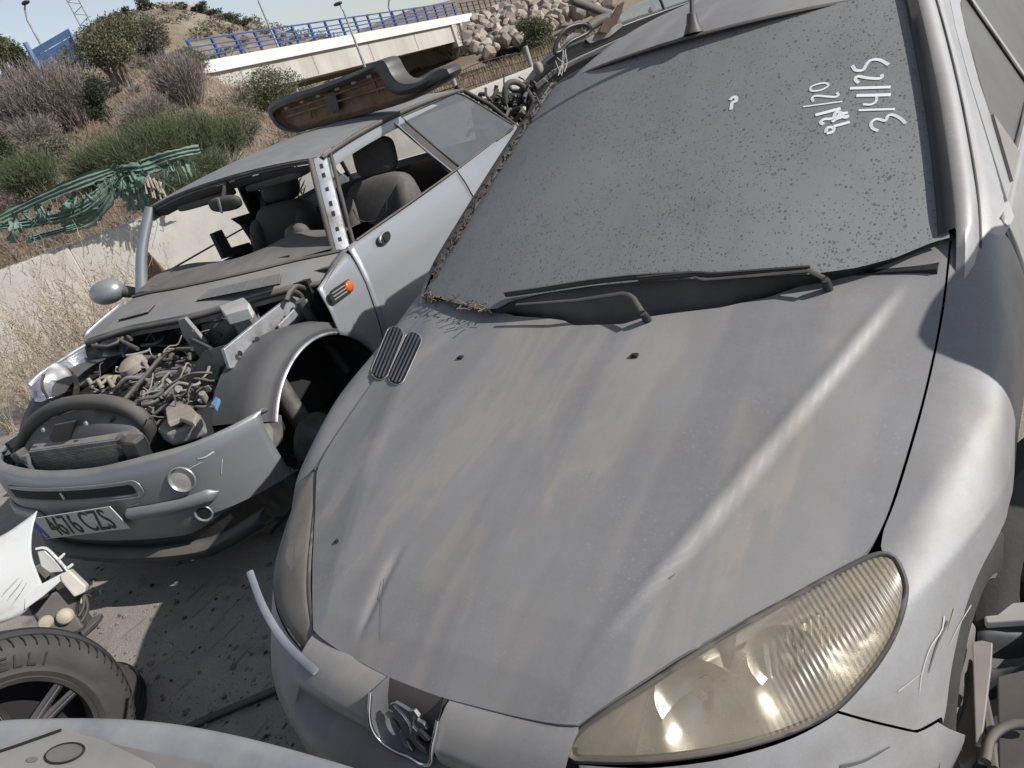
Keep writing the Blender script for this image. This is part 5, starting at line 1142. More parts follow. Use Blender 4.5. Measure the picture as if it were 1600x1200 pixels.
# blue panel fence at the top of the bank
PF = thing('blue_fence', 'blue slatted metal fence panel on top of the bank', 'fence', (*at(85, 115, 34)[:2], 4.2)); PI = world_parent(PF)
q0, q1 = at(58, 100, 34), at(130, 88, 34); dz_ = 1.35
BLUE2 = simple('blue_slat_paint', (.07, .13, .27), .55, var=.15, scale=4)  # one blue paint for slats and posts
for i in range(6):
    z = q0[2]-1.1+i*.27; pts = [np.array([q0[0], q0[1], z]), np.array([q1[0], q1[1], z+.25])]; MB().prism([pts[0], pts[1], pts[1]+[0, 0, .24], pts[0]+[0, 0, .24]], FW*.05).build('slat', BLUE2, PF, inv=PI)
for q in (q0, q1): MB().box((q[0], q[1], q[2]-.5), (.14, .14, 2.6)).build('post', BLUE2, PF, inv=PI)
# ---- lamps and mast
GALV = simple('galvanised_grey', (.30, .31, .32), .5, .4)
def lamp(label, base, top, D, tip, head=True):
    p0, p1, p2 = at(*base, D), at(*top, D), at(*tip, D); L, Dd = LD(p0); zg = float(terr(np.array(L), np.array(Dd))); g = np.array([p1[0], p1[1], zg])
    t = thing('street_lamp', label, 'street lamp', g); I = world_parent(t); k = D/45
    MB().tube([g, (p1[0], p1[1], p1[2])], [.09*k, .05*k], 8).build('pole', GALV, t, 60, inv=I); m = (p1+p2)/2+np.array([0, 0, .12*k])
    MB().tube(spline([p1, m, p2], 10), .04*k, 6).build('arm', GALV, t, 60, inv=I)
    if head: MB().grid(superq(p2, (.28*k, .16*k, .09*k), .8, .8), cv=True).build('lamp_head', BLK, t, 60, inv=I)
lamp('grey street lamp standing before the bridge', (566, 99), (537, 18), 45, (528, 6)); lamp('thin grey street lamp behind the bridge railing', (430, 60), (404, 2), 85, (400, -8)); lamp('curved street lamp beside the blue fence panel', (62, 80), (42, 30), 36, (40, 4)); lamp('distant street lamp rising over the bridge railing', (612, 35), (607, 10), 110, (612, -4))
t = thing('lattice_mast', 'thin lattice mast on the skyline beside the tall olive tree', 'mast', (*at(144, 50, 120)[:2], 10)); I = world_parent(t)
m0 = at(144, 52, 120); mast = MB(); hgt = 12
for a_ in (0, 2.09, 4.19): MB().tube([m0+[1.0*math.cos(a_), 1.0*math.sin(a_), -5], m0+[.8*math.cos(a_), .8*math.sin(a_), hgt]], .09, 5).build('mast_leg', GALV, t, 60, inv=I)
for k_ in range(11):
    z = -4+k_*1.45; r_ = .97-.015*k_; pts = [m0+np.array([r_*math.cos(a_+(i % 2)*0), r_*math.sin(a_), z+i*.48]) for i, a_ in enumerate((0, 2.09, 4.19, 6.28))]; MB().tube(pts, .055, 4).build('mast_brace', GALV, t, 60, inv=I)
# ---- stone embankment
RB = thing('stone_embankment', 'embankment of large pale boulders beside the bridge end', 'embankment', (*at(800, 60, 60)[:2], -1.6)); RI = world_parent(RB)
ST = [simple('pale_boulder_%d' % i, c, .95, var=.25, scale=2.5) for i, c in enumerate([(.29, .25, .205), (.20, .175, .15), (.34, .30, .25), (.24, .20, .16)])]
rs = np.random.default_rng(5)
def stone_mesh(i):
    P = rs.normal(0, 1, (24, 3)); P /= np.linalg.norm(P, axis=1)[:, None]; P *= rs.uniform(.86, 1.06, (24, 1)); bm = bmesh.new(); [bm.verts.new(p) for p in P]; bmesh.ops.convex_hull(bm, input=bm.verts); me = bpy.data.meshes.new('boulder'); bm.to_mesh(me); bm.free(); me.materials.append(ST[i % 4]); return me
SMs = [stone_mesh(i) for i in range(14)]
poly = [(732, 80), (728, 40), (742, 28), (780, 14), (830, 2), (900, -8), (960, -20), (960, 10), (890, 30), (860, 48), (800, 66), (760, 84)]
def inside(u, v):
    c = False; n = len(poly)
    for i in range(n):
        (x0, y0), (x1, y1) = poly[i], poly[i-1]
        if (y0 > v) != (y1 > v) and u < (x1-x0)*(v-y0)/(y1-y0)+x0: c = not c
    return c
for v in np.arange(-18, 86, 8.2):
    for u in np.arange(724, 966, 11.5):
        uu, vv = u+rs.uniform(-3.5, 3.5)+(6 if int(v/8.2) % 2 else 0), v+rs.uniform(-3.2, 3.2)
        if not inside(uu, vv): continue
        hz = 62-.368*(uu-602); D = 57+9*np.clip((75-(vv-hz)*.9)/75, 0, 1); p = at(uu, vv, D); sc = rs.uniform(.34, .60)*D/60
        o = bpy.data.objects.new('boulder', SMs[int(rs.integers(0, 14))]); COL.objects.link(o); o.parent = RB; o.matrix_parent_inverse = RI; o.location = p; o.scale = (sc*1.1, sc, sc*.92); o.rotation_euler = rs.uniform(0, 6.28, 3)
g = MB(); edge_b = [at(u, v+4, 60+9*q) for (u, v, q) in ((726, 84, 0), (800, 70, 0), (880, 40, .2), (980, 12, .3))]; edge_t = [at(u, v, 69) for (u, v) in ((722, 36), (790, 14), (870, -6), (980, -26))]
g.grid(np.array([edge_b, edge_t])); g.build('earth_core', simple('embankment_earth', (.20, .16, .12), 1.), RB, inv=RI)  # plain brown soil sheet behind the boulders
# rocks on the hilltop
g = np.random.default_rng(9); HR = MB()
for i in range(150):
    u, v = g.normal(292, 26), g.normal(38, 7); p = at(u, v, 146); L, D = LD(p); z = float(terr(np.array(L), np.array(D)))
    me = SMs[i % 14]; V = np.array([x.co for x in me.vertices])*g.uniform(.35, 1.0)+[p[0], p[1], z+.15]; HR.add(V, [tuple(f.vertices) for f in me.polygons])
tag(HR.build('hilltop_rocks', ST[2]), 'pale rocks scattered on the distant hilltop', 'rocks', kind='stuff')
# ---- wire fence on the far side of the wall
WF = thing('wire_fence', 'rusty wire mesh fence with wooden posts behind the wall', 'fence', (*(W0+wd*4.5-wnr*.9), 0)); FI = world_parent(WF)
WPOST = simple('weathered_post', (.30, .28, .25), .9); WIRE = simple('rusty_wire', (.08, .065, .05), .8)
fpx = [(705, 112), (745, 98), (782, 86), (823, 76)]; f3 = [at(u, v, 9.4) for u, v in [(640, 128)]+fpx+[(870, 62)]]
for i, p in enumerate(f3):
    if i in (1, 4, 5): MB().tube([(p[0], p[1], 0), (p[0]-.01, p[1], p[2]+.03)], .028, 7).build('post', WPOST, WF, 60, inv=FI)
for k_ in range(6):
    pts = [p-[0, 0, .02+k_*.10+.012*math.sin(i*2.1+k_)] for i, p in enumerate(f3)]; MB().tube(spline(pts, 24), .0045, 4).build('wire', WIRE, WF, inv=FI)
top = spline(f3, 60)
for i in range(58): p = top[i]; MB().tube([p-[0, 0, .02], p-[0, 0, .55]], .003, 3).build('wire', WIRE, WF, inv=FI)
# ================================================================== loose parts and neighbouring wrecks
# ---- black bumper cover lying on the roof of the compact car
BB = thing('loose_bumper_cover', 'black bumper cover with brown inside lying across the roof of the compact car', 'bumper', tuple((SMM@np.array([0, 2.5, 1.41, 1]))[:3])); BBI = world_parent(BB)
def l2w(p): return (SMM@np.r_[p, 1.])[:3]
k0, k1 = l2w(np.array([-.456, 2.70, 1.405])), l2w(np.array([.55, 2.25, 1.41])); nb = np.cross(k1-k0, (0, 0, 1)); nb /= np.linalg.norm(nb)
if nb@(CPOS-k0) < 0: nb = -nb
def bbp(L, o=0.): return np.array([on_pl(u, v, nb, nb@k0) for u, v in L])+nb*o
out = [(419, 168), (440, 152), (500, 133), (560, 110), (592, 94), (603, 98), (614, 118), (628, 130), (652, 128), (690, 107), (702, 112), (701, 124), (684, 136), (640, 158), (560, 182), (500, 198), (462, 207), (440, 203), (427, 190)]
inn = [(428, 176), (446, 164), (500, 146), (560, 123), (588, 112), (596, 120), (606, 138), (624, 148), (650, 144), (676, 132), (684, 128), (686, 127), (672, 137), (636, 156), (560, 179), (500, 194), (464, 202), (444, 198), (433, 188)]
Lo, Li = bbp(spline(out, 90, True)), bbp(spline(inn, 90, True)); cm = Lo.mean(0)
sh = MB().grid(np.array([Li-nb*.01, Li+nb*.008, (Li+Lo)/2+nb*.020, Lo+nb*.004, cm+(Lo-cm)*1.0-nb*.04, cm+(Lo-cm)*.97-nb*.10, cm+(Lo-cm)*.7-nb*.14]), cv=True).build('shell', simple('worn_black_plastic', (.025, .025, .027), .42, dust=.25), BB, 50, inv=BBI)
BRN = simple('brown_plastic_inside', (.19, .118, .066), .7, var=.35, scale=8)
pan = MB().grid(np.array([Li-nb*.008, Li-nb*.05, cm+(Li-cm)*.85-nb*.075, cm+(Li-cm)*.3-nb*.08, cm+(Li-cm)*.02-nb*.08]), cv=True).build('inner_panel', BRN, BB, 50, inv=BBI)
for px_ in ([(432, 178), (500, 156), (588, 124)], [(470, 160), (478, 188)], [(505, 148), (512, 180)], [(570, 122), (582, 150)], [(440, 186), (505, 166), (600, 138)]): MB().tube(spline(bbp(px_, -.045), 12), .008, 6).build('rib', BRN, BB, 60, inv=BBI)
MB().prism(bbp([(498, 152), (514, 146), (522, 174), (506, 180)], -.05), nb*.012).build('bracket_plate', BLK, BB, inv=BBI)
for u, v in ((450, 168), (475, 158), (500, 149), (530, 138), (556, 128), (580, 118)): MB().box(bbp([(u, v)], .012)[0], (.035, .012, .014)).build('clip', simple('grey_clip', (.18, .17, .16), .6), BB, inv=BBI)
# ---- white corner panel with broken lamp
WPN = thing('white_body_panel', 'dirty white broken body panel with smashed lamp on the ground before the compact car', 'body panel', (*on_z(60, 1000)[:2], 0)); WPI = world_parent(WPN)
nw = np.array([.80, -.42, .42]); nw /= np.linalg.norm(nw); kw = nw@np.array(on_z(30, 880, .45))
def wpp(L, o=0.): return np.array([on_pl(u, v, nw, kw) for u, v in L])+nw*o
def mat_white():
    k = NT('dirty_white_paint'); a = k.noise(3, 6, .6); st = k.noise(1, 5, .6, k.pos((3, 9, 14)))
    col = k.mix(k.ramp(st, [(.52, 0), (.70, .6)]), (.52, .53, .53), (.42, .36, .27)); col = k.mix(k.ramp(a, [(.6, 0), (.75, .35)]), col, (.35, .30, .24)); k.set(col=col, rough=.4); return k.m
WHT = mat_white()
top = spline(wpp([(-60, 862), (0, 838), (36, 815), (58, 798)]), 20); bot = spline(wpp([(-60, 985), (0, 974), (40, 955), (66, 912)]), 20)
lft, rgt = np.array([top[0], bot[0]]), spline(wpp([(58, 798), (52, 830), (52, 866), (60, 895), (66, 912)]), 20)
Gw_ = coons(top, bot, lft, rgt, 24, 20); uu, vv_ = np.meshgrid(np.linspace(0, 1, 24), np.linspace(0, 1, 20), indexing='ij'); Gw_ += nw*(.045*np.sin(math.pi*np.clip(vv_, 0, 1))*(.4+.6*(1-uu)))[..., None]-np.array([0, 0, 0])
MB().grid(Gw_, flip=True).build('panel_skin', WHT, WPN, 60, inv=WPI, solid=.004)
for j in range(3): MB().tube(spline(wpp([(12+j*9, 925+j*5), (24+j*8, 912+j*5), (36+j*6, 900+j*4)], .047), 8), .0007, 4).build('scratch', simple('scratch', (.10, .09, .08), .8), WPN, inv=WPI)
CLR = mat_dustglass('broken_clear_plastic', (.50, .50, .48), .7, .25)
def wslab(name, px_, o, th, mat, bev=.003): return MB().prism(wpp(px_, o), nw*th).build(name, mat, WPN, bevel=bev, inv=WPI)
wslab('broken_lens', [(58, 862), (70, 860), (88, 878), (98, 893), (78, 895), (64, 885)], -.02, .02, CLR)
MB().tube(spline(wpp([(56, 858), (72, 857), (92, 876), (106, 892)], .0), 14), .006, 6).build('lamp_frame', WHT, WPN, 60, inv=WPI)
wslab('lamp_housing', [(95, 898), (110, 889), (137, 915), (134, 925), (118, 932), (98, 908)], -.03, .05, simple('ivory_plastic', (.55, .53, .47), .5, dust=.2), .006)
wslab('tab', [(88, 874), (101, 863), (103, 866), (92, 878)], 0, .01, WHT); wslab('tab', [(104, 886), (114, 879), (116, 883), (107, 890)], 0, .01, WHT)
wslab('corner_flange', [(40, 935), (60, 915), (100, 894), (105, 900), (70, 930), (40, 952)], .0, .012, WHT)
wslab('black_housing', [(48, 965), (75, 930), (105, 915), (118, 935), (112, 960), (128, 985), (118, 992), (90, 1000), (60, 985)], -.10, .06, BLKD, .01)
for u, v, r_ in ((98, 965, .030), (68, 975, .026)):
    c = wpp([(u, v)], -.03)[0]; MB().lathe([(0, .02), (r_*.8, .018), (r_, .01), (r_*1.02, -.03)], c, nw, 18).build('lamp_socket', simple('cream_plastic', (.40, .36, .29), .6), WPN, 50, inv=WPI)
for px_ in ([(112, 930), (128, 935), (132, 955), (122, 975)], [(108, 926), (124, 930), (126, 950), (118, 966)]): MB().tube(spline(wpp(px_, -.05), 16), .007, 6).build('wiring', RUB, WPN, 60, inv=WPI)
MB().prism([on_z(u, v, .02) for u, v in ((124, 985), (150, 968), (163, 963), (158, 972), (132, 996))], (0, 0, .02)).build('plastic_shard', BLKD, WPN, inv=WPI, bevel=.003)
MB().tube([on_z(106, 950, .10), on_z(152, 926, .05)], [.012, .016], 8).build('broken_rod', TAN, WPN, 60, inv=WPI)
MB().prism([on_z(u, v, .01) for u, v in ((102, 1012), (128, 1002), (133, 1005), (118, 1018))], (0, 0, .012)).build('plastic_shard', simple('brown_shard', (.09, .065, .05), .8), WPN, inv=WPI)
cw = wpp([(10, 900), (52, 880), (60, 905), (20, 960)], -.14); cw2 = cw.copy(); cw2[:, 2] = 0.0; cw2 += (cw2-cw2.mean(0))*.25
MB().add(np.vstack([cw2, cw]), [(3, 2, 1, 0), (4, 5, 6, 7), (0, 1, 5, 4), (1, 2, 6, 5), (2, 3, 7, 6), (3, 0, 4, 7)]).build('crumpled_core', BLKD, WPN, inv=WPI, bevel=.015)
# ---- loose wheel standing in front, second tyre behind it
def big_wheel(label, c, axis, R, W, rr):
    ax = np.array(axis, float); ax /= np.linalg.norm(ax); t = thing('wheel_assembly', label, 'wheel', (c[0], c[1], 0)); I = world_parent(t); c = np.array(c)
    prof = [(rr, -W/2), (rr+.015, -W/2-.006), (R-.05, -W/2-.008), (R-.02, -W/2+.004), (R-.006, -W/2+.018), (R, -W/4), (R+.002, 0), (R, W/4), (R-.006, W/2-.018), (R-.02, W/2-.004), (R-.05, W/2+.008), (R-.065, W/2+.004), (rr+.03, W/2+.006), (rr+.022, W/2+.010), (rr+.012, W/2+.004), (rr, W/2-.004)]
    ty = MB().lathe(prof, c, ax, 72).build('tyre', TYREG, t, 40, inv=I)
    e = np.cross((0, 0, 1), ax); e /= np.linalg.norm(e); f = np.cross(ax, e)
    P = lambda r, a, h: c+r*(math.cos(a)*e+math.sin(a)*f)+ax*h
    for i in range(60):                                                     # tread blocks on the shoulder and sipes
        a0 = 2*math.pi*i/60
        for h0, h1 in ((-W*.42, -W*.20), (-W*.15, W*.15), (W*.20, W*.42)):
            pass
    b = MB()
    for i in range(64):
        a0 = 2*math.pi*i/64; b.tube([P(R-.012, a0, W/2-.006), P(R+.0005, a0+.02, W*.36), P(R+.0015, a0+.05, W*.20)], .0022, 4)
    b.build('shoulder_sipes', DARK, ty)
    for h in (-W*.18, W*.18): MB().tube(np.array([P(R+.0005, a, h) for a in np.linspace(0, 2*math.pi, 90)]), .0035, 4).build('tread_groove', DARK, ty, 60)
    rimM = simple('dark_alloy', (.06, .058, .058), .45, .5, dust=.5, dustcol=(.16, .15, .14))
    rm = MB().lathe([(rr+.006, W/2), (rr+.004, W/2+.006), (rr-.008, W/2+.004), (rr-.014, W/2-.012), (rr-.02, W/2-.06), (rr-.02, -W/2), (rr, -W/2)], c, ax, 60).build('rim', rimM, t, 50, inv=I)
    MB().lathe([(0, 0), (rr-.01, -.01)], c+ax*(-.02), ax, 40).build('rim_back', DARK, rm)
    for i in range(5):
        a0 = 2*math.pi*i/5+.35
        for da in (-.13, .13):
            pts = [P(.045, a0+da*1.6, W/2-.015), P(rr*.55, a0+da*1.1, W/2-.018), P(rr-.012, a0+da, W/2-.006)]; MB().tube(spline(pts, 10), np.linspace(.016, .013, 10), 6, flat=.7, up=ax).build('spoke', rimM, rm, 50)
            pts = np.array(spline(pts, 10))+ax*.013; MB().tube(pts, .0022, 4).build('spoke_edge', CHR, rm)
    MB().lathe([(0, W/2-.004), (.03, W/2-.006), (.055, W/2-.012), (.06, W/2-.03)], c, ax, 24).build('hub', RUST, rm, 50)
    return t, ty, P, ax, e, f
wc = on_z(28, 1150, .30); wt, wty, WPf, wax, we, wf = big_wheel('grey dusty tyre on dark alloy wheel standing before the white panel', wc, (.93, -.20, .16), .30, .195, .195)
TXT = simple('tyre_lettering', (.024, .024, .024), .8)
for j, ch in enumerate('PIRELLI'):
    a0 = 1.60-.135*j; rr_ = .250; pos = WPf(rr_, a0, .195/2+.0092); rd = math.cos(a0)*we+math.sin(a0)*wf; tg = np.cross(rd, wax)
    M = Matrix(((tg[0], rd[0], wax[0], pos[0]), (tg[1], rd[1], wax[1], pos[1]), (tg[2], rd[2], wax[2], pos[2]), (0, 0, 0, 1))); o = text_mesh('letter', ch, .052, TXT, wty, M, 1., .0015)
t2 = thing('tyre_carcass', 'worn black tyre lying flat behind the loose alloy wheel', 'tyre', tuple(on_z(120, 1140, 0))); I2 = world_parent(t2); c2 = on_z(92, 1150, .06)
MB().lathe([(.20, -.055), (.24, -.06), (.275, -.04), (.285, 0), (.275, .04), (.24, .06), (.20, .055), (.19, 0), (.20, -.055)], c2, (.05, .02, 1), 48).build('tyre_casing', TYRE, t2, 60, inv=I2)
for k_ in (-.02, .0, .02): MB().tube(np.array([c2+[.286*math.cos(a), .286*math.sin(a), k_] for a in np.linspace(0, 6.283, 60)]), .004, 4).build('tread_groove', DARK, t2, inv=I2)
# ---- pale panel of another wreck in the foreground
FP = thing('pale_blue_panel', 'faded pale blue-grey car body panel with oval hole in the foreground', 'body panel', (*on_z(200, 1170, .8)[:2], 0)); FPI = world_parent(FP)
ZF = .80
def mat_faded():
    k = NT('faded_blue_grey_paint'); a = k.noise(5, 6, .65); b_ = k.noise(22, 5, .7); col = k.mix(k.ramp(a, [(.38, 0), (.62, 1)]), (.22, .235, .255), (.32, .32, .32)); col = k.mix(k.ramp(b_, [(.5, 0), (.75, .5)]), col, (.33, .30, .26)); k.set(col=col, rough=.55, metal=.15); return k.m
FAD = mat_faded()
edge_px = [(-120, 1140), (0, 1124), (60, 1121), (130, 1120), (200, 1122), (270, 1129), (340, 1141), (410, 1157), (480, 1176), (560, 1200), (640, 1228)]
E = spline([on_z(u, v, ZF) for u, v in edge_px], 60); tw = np.array([.25, -.97, 0])
rowsF = [(-.02, -.10), (-.012, -.035), (0, -.004), (.012, .004), (.03, .002), (.05, -.012), (.08, -.022), (.14, -.028), (.22, -.032), (.34, -.05)]
MB().grid(np.array([E+tw*o+[0, 0, z] for o, z in rowsF]), flip=True).build('panel', FAD, FP, 60, inv=FPI)
pq = lambda L, z: np.array([on_z(u, v, z) for u, v in L])
pl_ = MB().prism(pq([(0, 1172), (95, 1140), (160, 1158), (240, 1196), (300, 1260), (0, 1260), (-40, 1190)], ZF-.004), (0, 0, .006)).build('reinforcement_plate', simple('pale_grey_primer', (.25, .25, .25), .6, dust=.5), FP, inv=FPI, bevel=.002)
hole = []
hc_, hx, hy = np.array([101., 1177.]), np.array([30., -9.]), np.array([6., 13.])
hl = [hc_+hx*math.cos(a)+hy*math.sin(a) for a in np.linspace(0, 2*math.pi, 32, endpoint=False)]
MB().prism(pq(hl, ZF+.0025), (0, 0, .0012)).build('oval_hole', GRIME, FP, inv=FPI)
Lh = pq(hl, ZF+.003); MB().tube(np.vstack([Lh, Lh[:1]]), .0022, 6, caps=False).build('hole_rim', DARK, FP, inv=FPI)
hl2 = [np.array([50., 1187.])+np.array([9., -2])*math.cos(a)+np.array([2., 4])*math.sin(a) for a in np.linspace(0, 2*math.pi, 20, endpoint=False)]; MB().prism(pq(hl2, ZF+.0025), (0, 0, .001)).build('oval_hole', GRIME, FP, inv=FPI)
MB().prism(pq([(148, 1158), (330, 1198), (400, 1240), (300, 1250), (235, 1200)], ZF-.012), (0, 0, .004)).build('grey_gusset', simple('grey_filler', (.15, .15, .155), .8, dust=.4), FP, inv=FPI)
MB().tube(pq([(-40, 1190), (0, 1174), (30, 1164), (95, 1141)], ZF+.004), .003, 6).build('plate_edge', DARK, FP, inv=FPI)
MB().prism([E[8]+[0, -.06, -.03], E[50]+[0, -.06, -.03], E[50]+[0, -.45, -.3], E[8]+[0, -.45, -.3]], (0, 0, -.47)).build('wreck_body', GRIME, FP, inv=FPI)
# ---- black wreck behind, without its hood
BKC = thing('black_wreck', 'black wrecked car with exposed engine and hoses behind the compact car', 'car', (*at(900, 150, 7.6)[:2], 0)); BKI = world_parent(BKC)
BPT = simple('dusty_black_paint', (.018, .018, .020), .3, .1, dust=.45, dustcol=(.12, .115, .11))
def dep(u): return np.interp(u, [740, 830, 1100], [5.95, 6.1, 6.75])
def bk(L, o=0.): return np.array([at(u, v, dep(u)+o) for u, v in L])
def bslab(name, L, th, mat, o=0., bev=.004): return MB().prism(bk(L, o), FW*th).build(name, mat, BKC, bevel=bev, inv=BKI)
bslab('fender', [(812, 195), (818, 142), (847, 103), (868, 85), (886, 75), (925, 58), (962, 44), (1000, 29), (1070, 5), (1130, -15), (1130, 60), (985, 110), (880, 190), (840, 215)], .25, BPT)
bslab('fender_edge', [(836, 133), (862, 110), (905, 88), (990, 50), (1080, 12), (1082, 18), (992, 57), (908, 96), (866, 117), (840, 140)], .03, simple('worn_rubber_strip', (.05, .05, .052), .5), -.05)
bslab('strip', [(845, 152), (880, 122), (925, 97), (1000, 64), (1040, 47), (1042, 53), (1002, 71), (928, 106), (884, 130), (850, 160)], .02, DARK, -.06)
bslab('front_panel', [(745, 175), (790, 150), (840, 150), (846, 215), (800, 240), (755, 235)], .5, DARK, .3)
fr_ = [(866, 82), (872, 62), (885, 45), (905, 38), (918, 40), (921, 48), (912, 55), (890, 66), (876, 80)]
MB().tube(np.vstack([bk(spline(fr_, 40, True), -.05), bk(spline(fr_, 40, True), -.05)[:1]]), .016, 8).build('lamp_frame', BPT, BKC, 60, inv=BKI)
bslab('lamp_glass', [(876, 76), (886, 58), (903, 47), (914, 48), (910, 54), (890, 66)], .02, mat_dustglass('dull_lens', (.20, .21, .20), .9), -.02)
bslab('hinge_bracket', [(936, 50), (942, 36), (955, 28), (966, 8), (976, 2), (972, 18), (966, 32), (956, 44), (948, 52)], .03, simple('rusty_dark_bracket', (.07, .048, .036), .8, .2, .4), -.10)
bslab('linkage', [(915, 62), (935, 50), (950, 48), (968, 36), (975, 40), (952, 58), (922, 68)], .04, GRIME2, -.04)
MB().tube(bk([(893, 0), (915, 8), (940, 18), (958, 24)], .25), .035, 10).build('pipe', simple('dark_grey_pipe', (.10, .09, .082), .7), BKC, 60, inv=BKI)
MB().tube(bk([(920, 42), (935, 32), (950, 27)], .1), .04, 10).build('pipe', simple('dark_grey_pipe', (.10, .09, .082), .7), BKC, 60, inv=BKI)
g = MB(); Q = bk([(966, 26), (985, 10), (1040, -12), (1100, -25), (1100, 8), (1045, 12), (1000, 24), (972, 34)], .3); g.add(Q, [tuple(range(8))]); g.build('windshield', mat_dustglass('bluish_dusty_glass', (.20, .225, .235), .88, .2), BKC, inv=BKI)
MB().tube(bk([(1030, -5), (1037, 13)], .22), .012, 6).build('wiper', RUB, BKC, inv=BKI)
MB().tube(spline(bk([(872, 118), (880, 100), (884, 76)], -.1), 8), .004, 4).build('wire_stub', simple('white_wire', (.5, .5, .48), .6), BKC, inv=BKI)
for px_ in ([(868, 95), (873, 108), (878, 118)], [(870, 90), (880, 100), (878, 116)], [(880, 78), (878, 100), (872, 118)], [(883, 80), (886, 98), (882, 112)], [(850, 122), (856, 128), (860, 132)]): MB().tube(spline(bk(px_, -.12), 8), .0035, 4).build('wire_stub', simple('white_wire', (.5, .5, .48), .6), BKC, inv=BKI)
MB().grid(superq(bk([(841, 106)], -.1)[0], (.035, .035, .045), .8, .8), cv=True).build('silver_knob', GRIME2, BKC, 60, inv=BKI)
rb_ = np.random.default_rng(31)
for i in range(230):
    u, v = rb_.uniform(752, 850), rb_.uniform(148, 215)
    if v < 176-(u-750)*.5: continue
    p = bk([(u, v)], rb_.uniform(-.12, .2))[0]
    if i % 3 == 0:
        d_ = rb_.uniform(.02, .07, 3); MB().box(p, d_, np.array(Matrix.Rotation(rb_.uniform(0, 6), 3, Vector(rb_.normal(0, 1, 3)).normalized()))).build('engine_fitting', [BLK, DARK, DARK, BLK, GRIME, BLK, BARE][i % 7], BKC, bevel=.004, inv=BKI)
    else:
        pts = [p]; dd = rb_.normal(0, 1, 3)
        for k_ in range(4): dd = dd*.7+rb_.normal(0, .6, 3); pts.append(pts[-1]+dd/np.linalg.norm(dd)*.055)
        MB().tube(spline(pts, 18), rb_.choice([.006, .010, .016]), 7).build('engine_hose', [RUB, BLK, HOSE][i % 3], BKC, 60, inv=BKI)
MB().tube(spline(bk([(790, 160), (789, 140), (797, 129), (811, 130), (824, 143), (832, 158), (830, 172)], -.15), 30), .022, 9).build('engine_hose', HOSE, BKC, 60, inv=BKI)
MB().tube(spline(bk([(766, 178), (775, 180), (785, 190), (797, 195), (806, 190)], -.15), 20), .016, 8).build('engine_hose', HOSE, BKC, 60, inv=BKI)
bslab('air_box', [(750, 166), (764, 158), (772, 162), (774, 182), (760, 188), (750, 182)], .15, BLK, -.05, .012)
lowp = [at(770, 330, 6.9), at(1100, 330, 8.6)]
p0_, p1_ = bk([(800, 170)], .1)[0], bk([(1180, 40)], .1)[0]; mid = (p0_+p1_)/2; dirb = (p1_-p0_)*[1, 1, 0]; dirb /= np.linalg.norm(dirb); nbk = np.array([-dirb[1], dirb[0], 0]); 
if nbk@FW < 0: nbk = -nbk
MB().prism([p0_*[1, 1, 0]+[0, 0, .25]+nbk*.25, p1_*[1, 1, 0]+[0, 0, .25]+nbk*.25, p1_*[1, 1, 0]+[0, 0, .25]+nbk*.85, p0_*[1, 1, 0]+[0, 0, .25]+nbk*.85], (0, 0, .40)).build('lower_body', BPT, BKC, inv=BKI)
for q in (.18, .85):
    for o in (.33, .80): c = p0_*(1-q)+p1_*q; wheel(BKC, (c[0]+nbk[0]*o, c[1]+nbk[1]*o, .29), nbk if o > .5 else -nbk, inv=BKI)
# ---- steel wheel leaning against the hatchback's flank
SWt = thing('steel_wheel_assembly', 'dark steel wheel with round holes leaning against the flank of the dusty hatchback', 'wheel', (.91, 1.10, 0)); SWI = world_parent(SWt)
sc_ = np.array([.905, 1.10, .285]); sax = np.array([.90, -.42, .12]); sax /= np.linalg.norm(sax)
stw = wheel(SWt, tuple(sc_), tuple(sax), R=.285, W=.10, rr=.185, inv=SWI, rimmat=simple('dark_dusty_steel', (.10, .095, .09), .6, .4, dust=.4), name='tyre')
e_ = np.cross((0, 0, 1), sax); e_ /= np.linalg.norm(e_); f_2 = np.cross(sax, e_)
for i in range(10):
    a_ = i*.628; MB().lathe([(0, .004), (.020, .003), (.022, 0)], sc_+(math.cos(a_)*e_+math.sin(a_)*f_2)*.122+sax*.012, sax, 14).build('rim_hole', DARK, stw, 60)
# ---- heap of plastic parts by the front wheel of the hatchback
HP = thing('plastic_parts_heap', 'heap of dark plastic car parts and a white sill beside the hatchback wheel', 'car parts', (.98, .95, 0)); HPI = world_parent(HP)
hz_ = lambda L, z: np.array([on_z(u, v, z) for u, v in L])
MB().prism(hz_([(1533, 952), (1560, 943), (1640, 936), (1640, 962), (1600, 968), (1540, 972)], .34), (0, 0, -.02)).build('white_sill', simple('off_white_paint', (.36, .35, .33), .5, dust=.4), HP, inv=HPI, bevel=.004)
Gc = []
for i, q in enumerate(np.linspace(0, 1, 46)):
    a, b_ = on_z(1528, 968+232*q, .30-.05*q), on_z(1660, 955+230*q, .30-.05*q); dzc = .022*math.sin(q*22)+.012*math.sin(q*51); Gc.append([a*(1-t)+b_*t+[0, 0, dzc+.012*math.sin(t*5+q*9)] for t in np.linspace(0, 1, 10)])
MB().grid(np.array(Gc), flip=False).build('ribbed_liner', simple('grey_ribbed_plastic', (.05, .054, .06), .5, dust=.4, dustcol=(.13, .125, .12)), HP, 60, inv=HPI, solid=.004)
MB().prism(hz_([(1519, 1003), (1534, 1000), (1551, 1004), (1549, 1040), (1534, 1162), (1524, 1160)], .36), (0, 0, -.012)).build('grey_plate', STEEL, HP, inv=HPI, bevel=.002)
MB().tube(spline(hz_([(1540, 1190), (1546, 1158), (1562, 1140), (1585, 1132), (1620, 1134)], .36), 24), .009, 8).build('black_hose', RUB, HP, 60, inv=HPI)
